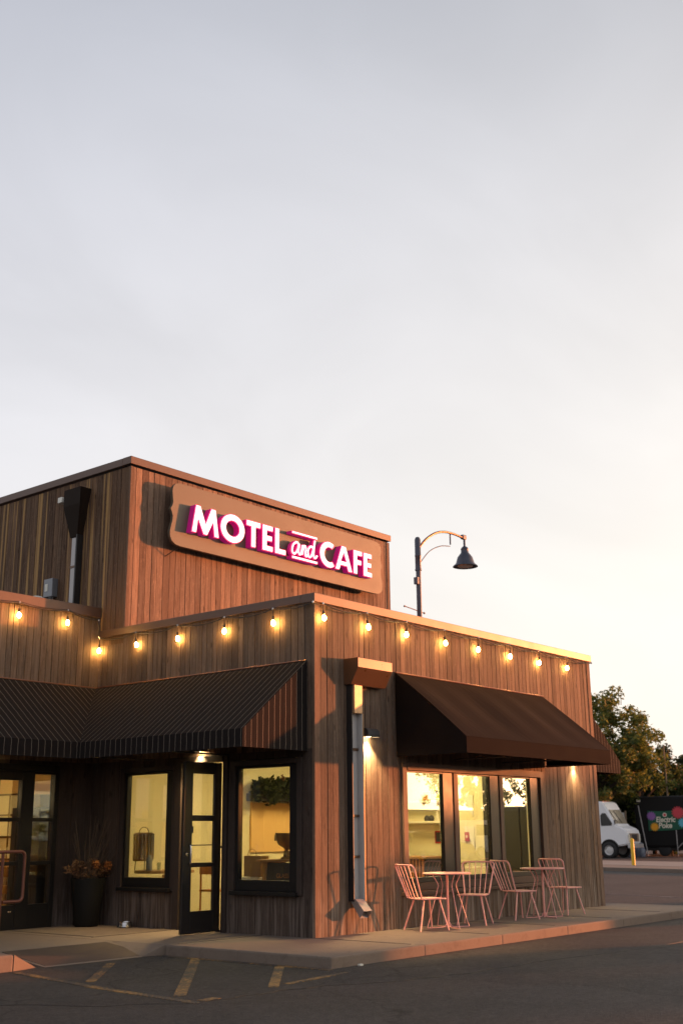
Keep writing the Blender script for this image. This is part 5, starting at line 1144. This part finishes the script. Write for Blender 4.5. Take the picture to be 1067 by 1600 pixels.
tree('broadleaf_tree', 'low dark bushy tree filling the gap behind the van roof', cp(965, 77), 6.0, 4.6, 2.6, 'leaf_deep', 6, 110, 120, .30, .0, spread=.2)
tree('broadleaf_tree', 'low dark bushy tree behind the left end of the trailer', cp(1020, 78), 6.0, 3.4, 2.6, 'leaf_deep', 16, 90, 110, .30, .0, spread=.2)
tree('conifer_tree', 'slim pointed dark tree above the trailer roof', cp(1048, 78), 6.6, 1.5, 1.5, 'leaf_pine', 7, 60, 60, .24, .1, True)
tree('conifer_tree', 'pointed dark tree at the right edge of the picture', cp(1075, 80), 6.0, 1.8, 1.8, 'leaf_pine', 8, 60, 60, .26, .1, True)
tree('broadleaf_tree', 'dark round tree beyond the right edge of the trailer', cp(1092, 76), 5.6, 2.6, 2.6, 'leaf_deep', 9, 70, 80, .28, .05)
item('utility_pole', 'thin pale pole standing among the trees over the trailer', 'pole', MB().lathe([(0, 0), (.07, 0), (.05, 6.4), (0, 6.42)], cp(1047, 73), 8), 'wood_sign')
# far wood all round the horizon reads as one mass
m = MB(); r = random.Random(99)
for k in range(700):
    a = r.uniform(0, 2 * PI); D_ = r.uniform(150, 200)
    if abs((a + R(27) + PI) % (2 * PI) - PI) < R(22): D_ += 60
    hh = r.uniform(3, 6.5); leafcloud(m, (D_ * math.cos(a), D_ * math.sin(a), hh * .45), (5, 5, hh * .55), 26, 2.0, r)
fw_ = m.build('far_wood', 'leaf_deep', fix=False); fw_['kind'] = 'stuff'

# ------------------------------------------------------------------ what the windows mirror, out to the right of the lot
def simple_car(name, label, loc, deg, mat, L_=4.6, h=1.5, w=1.85, van=False):
    t = thing(name, loc, label, 'van' if van else 'car'); M = M2(loc, deg)
    pf = [(-L_ / 2, .35), (-L_ / 2, h * .55), (-L_ / 2 + .15, h * .97), (-L_ / 2 + .5, h), (L_ * .12, h), (L_ * .27, h * .62), (L_ / 2 - .1, h * .52), (L_ / 2, h * .38), (L_ / 2, .35)] if not van else \
         [(-L_ / 2, .35), (-L_ / 2, h * .97), (-L_ / 2 + .2, h), (L_ * .22, h), (L_ * .33, h * .9), (L_ * .42, h * .52), (L_ / 2 - .05, h * .46), (L_ / 2, .35)]
    bm = bmesh.new(); n_ = len(pf); vs_ = [bm.verts.new((x, y, z)) for y in (-w / 2, w / 2) for x, z in pf]
    bm.faces.new(vs_[:n_]); bm.faces.new(vs_[n_:][::-1]); [bm.faces.new((vs_[i], vs_[(i + 1) % n_], vs_[n_ + (i + 1) % n_], vs_[n_ + i])) for i in range(n_)]
    bmesh.ops.recalc_face_normals(bm, faces=bm.faces[:]); bmesh.ops.bevel(bm, geom=bm.edges[:], offset=.08, segments=3, affect='EDGES'); m = MB(); m.frombm(bm, M); m.build('body', mat, t, True)
    for s_ in (-1, 1):
        MB().bev((-L_ * .36, s_ * (w / 2) - .01, h * .60), (L_ * .13, s_ * (w / 2) + .01, h * .88), .01, M).build('side_window', 'glass_dark', t)
        for x in (-L_ * .31, L_ * .31):
            wm = M @ Matrix.Translation((x, s_ * (w / 2 - .08), .34)) @ Matrix.Rotation(R(90), 4, 'X'); q = MB(); q.lathe([(.2, -.11), (.32, -.10), (.34, -.06), (.34, .06), (.32, .10), (.2, .11)], n=20, M=wm, caps=False); wo_ = q.build('wheel', 'rubber', t, True)
            MB().lathe([(0, -.08), (.2, -.10), (.2, .10), (0, .08)], n=14, M=wm).build('rim', 'steel', wo_, True)
simple_car('parked_van', 'dark tall van parked in the lot to the right, mirrored in the third window', (20.2, -8.5, GZ), -27.1, 'car_dark', 5.2, 2.15, 2.0, True)
simple_car('parked_car', 'low dark car added unseen in the lot to shade the kerb', (11.4, -8.9, GZ), -27.1, 'car_dark', 4.4, 1.42, 1.8)  # unseen car added to keep the sun off the left kerb
for i, (x, h, w_, lb) in enumerate(((24.5, 3.55, 1.4, 'left bushy shrub of the row along the lot edge'), (26.6, 3.7, 1.6, 'middle bushy shrub of the row along the lot edge'), (29.0, 3.5, 1.6, 'right bushy shrub of the row along the lot edge'))):
    tree('tall_shrub', lb, (x, -10.2, GZ), h, w_, 1.1, 'leaf_deep', 50 + i, 110, 170, .16, .0, spread=.24, trunk=.06)
simple_car('parked_van', 'white panel van far across the lot, mirrored in the windows', (47, -27, GZ), 20, 'truck_white', 5.2, 2.1, 2.0, True)
simple_car('parked_car', 'silver car parked far across the lot, mirrored in the windows', (54, -28, GZ), 24, 'car_silver')
simple_car('parked_car', 'dark car parked far across the lot, mirrored in the windows', (41, -27, GZ), 15, 'car_dark')
for i, (loc, h, w_, lb) in enumerate((((51.5, -33.5, GZ), 10.5, 2.9, 'tall tree across the lot mirrored in the first window'), ((57.5, -33.5, GZ), 8.5, 2.0, 'middling tree across the lot mirrored in the middle window'), ((60.2, -36.5, GZ), 6.0, 1.4, 'small tree across the lot mirrored in the third window'))):
    tree('broadleaf_tree', lb, loc, h, w_, w_, 'leaf_olive', 30 + i, 60, 70, .26, .28)
bb = thing('low_building', (62, -48, GZ), 'low flat roofed building far across the lot', 'building'); MB().bev((44, -56, GZ), (92, -48, 2.9), .03).build('wall', 'brick_far', bb); MB().bev((43.6, -56.4, 2.902), (92.4, -47.6, 3.2), .03).build('roof', 'roof_membrane', bb)
for k in range(6): MB().bev((47 + k * 6, -47.99, .9), (50 + k * 6, -47.95, 2.1), .01).build('window', 'glass_dark', bb)
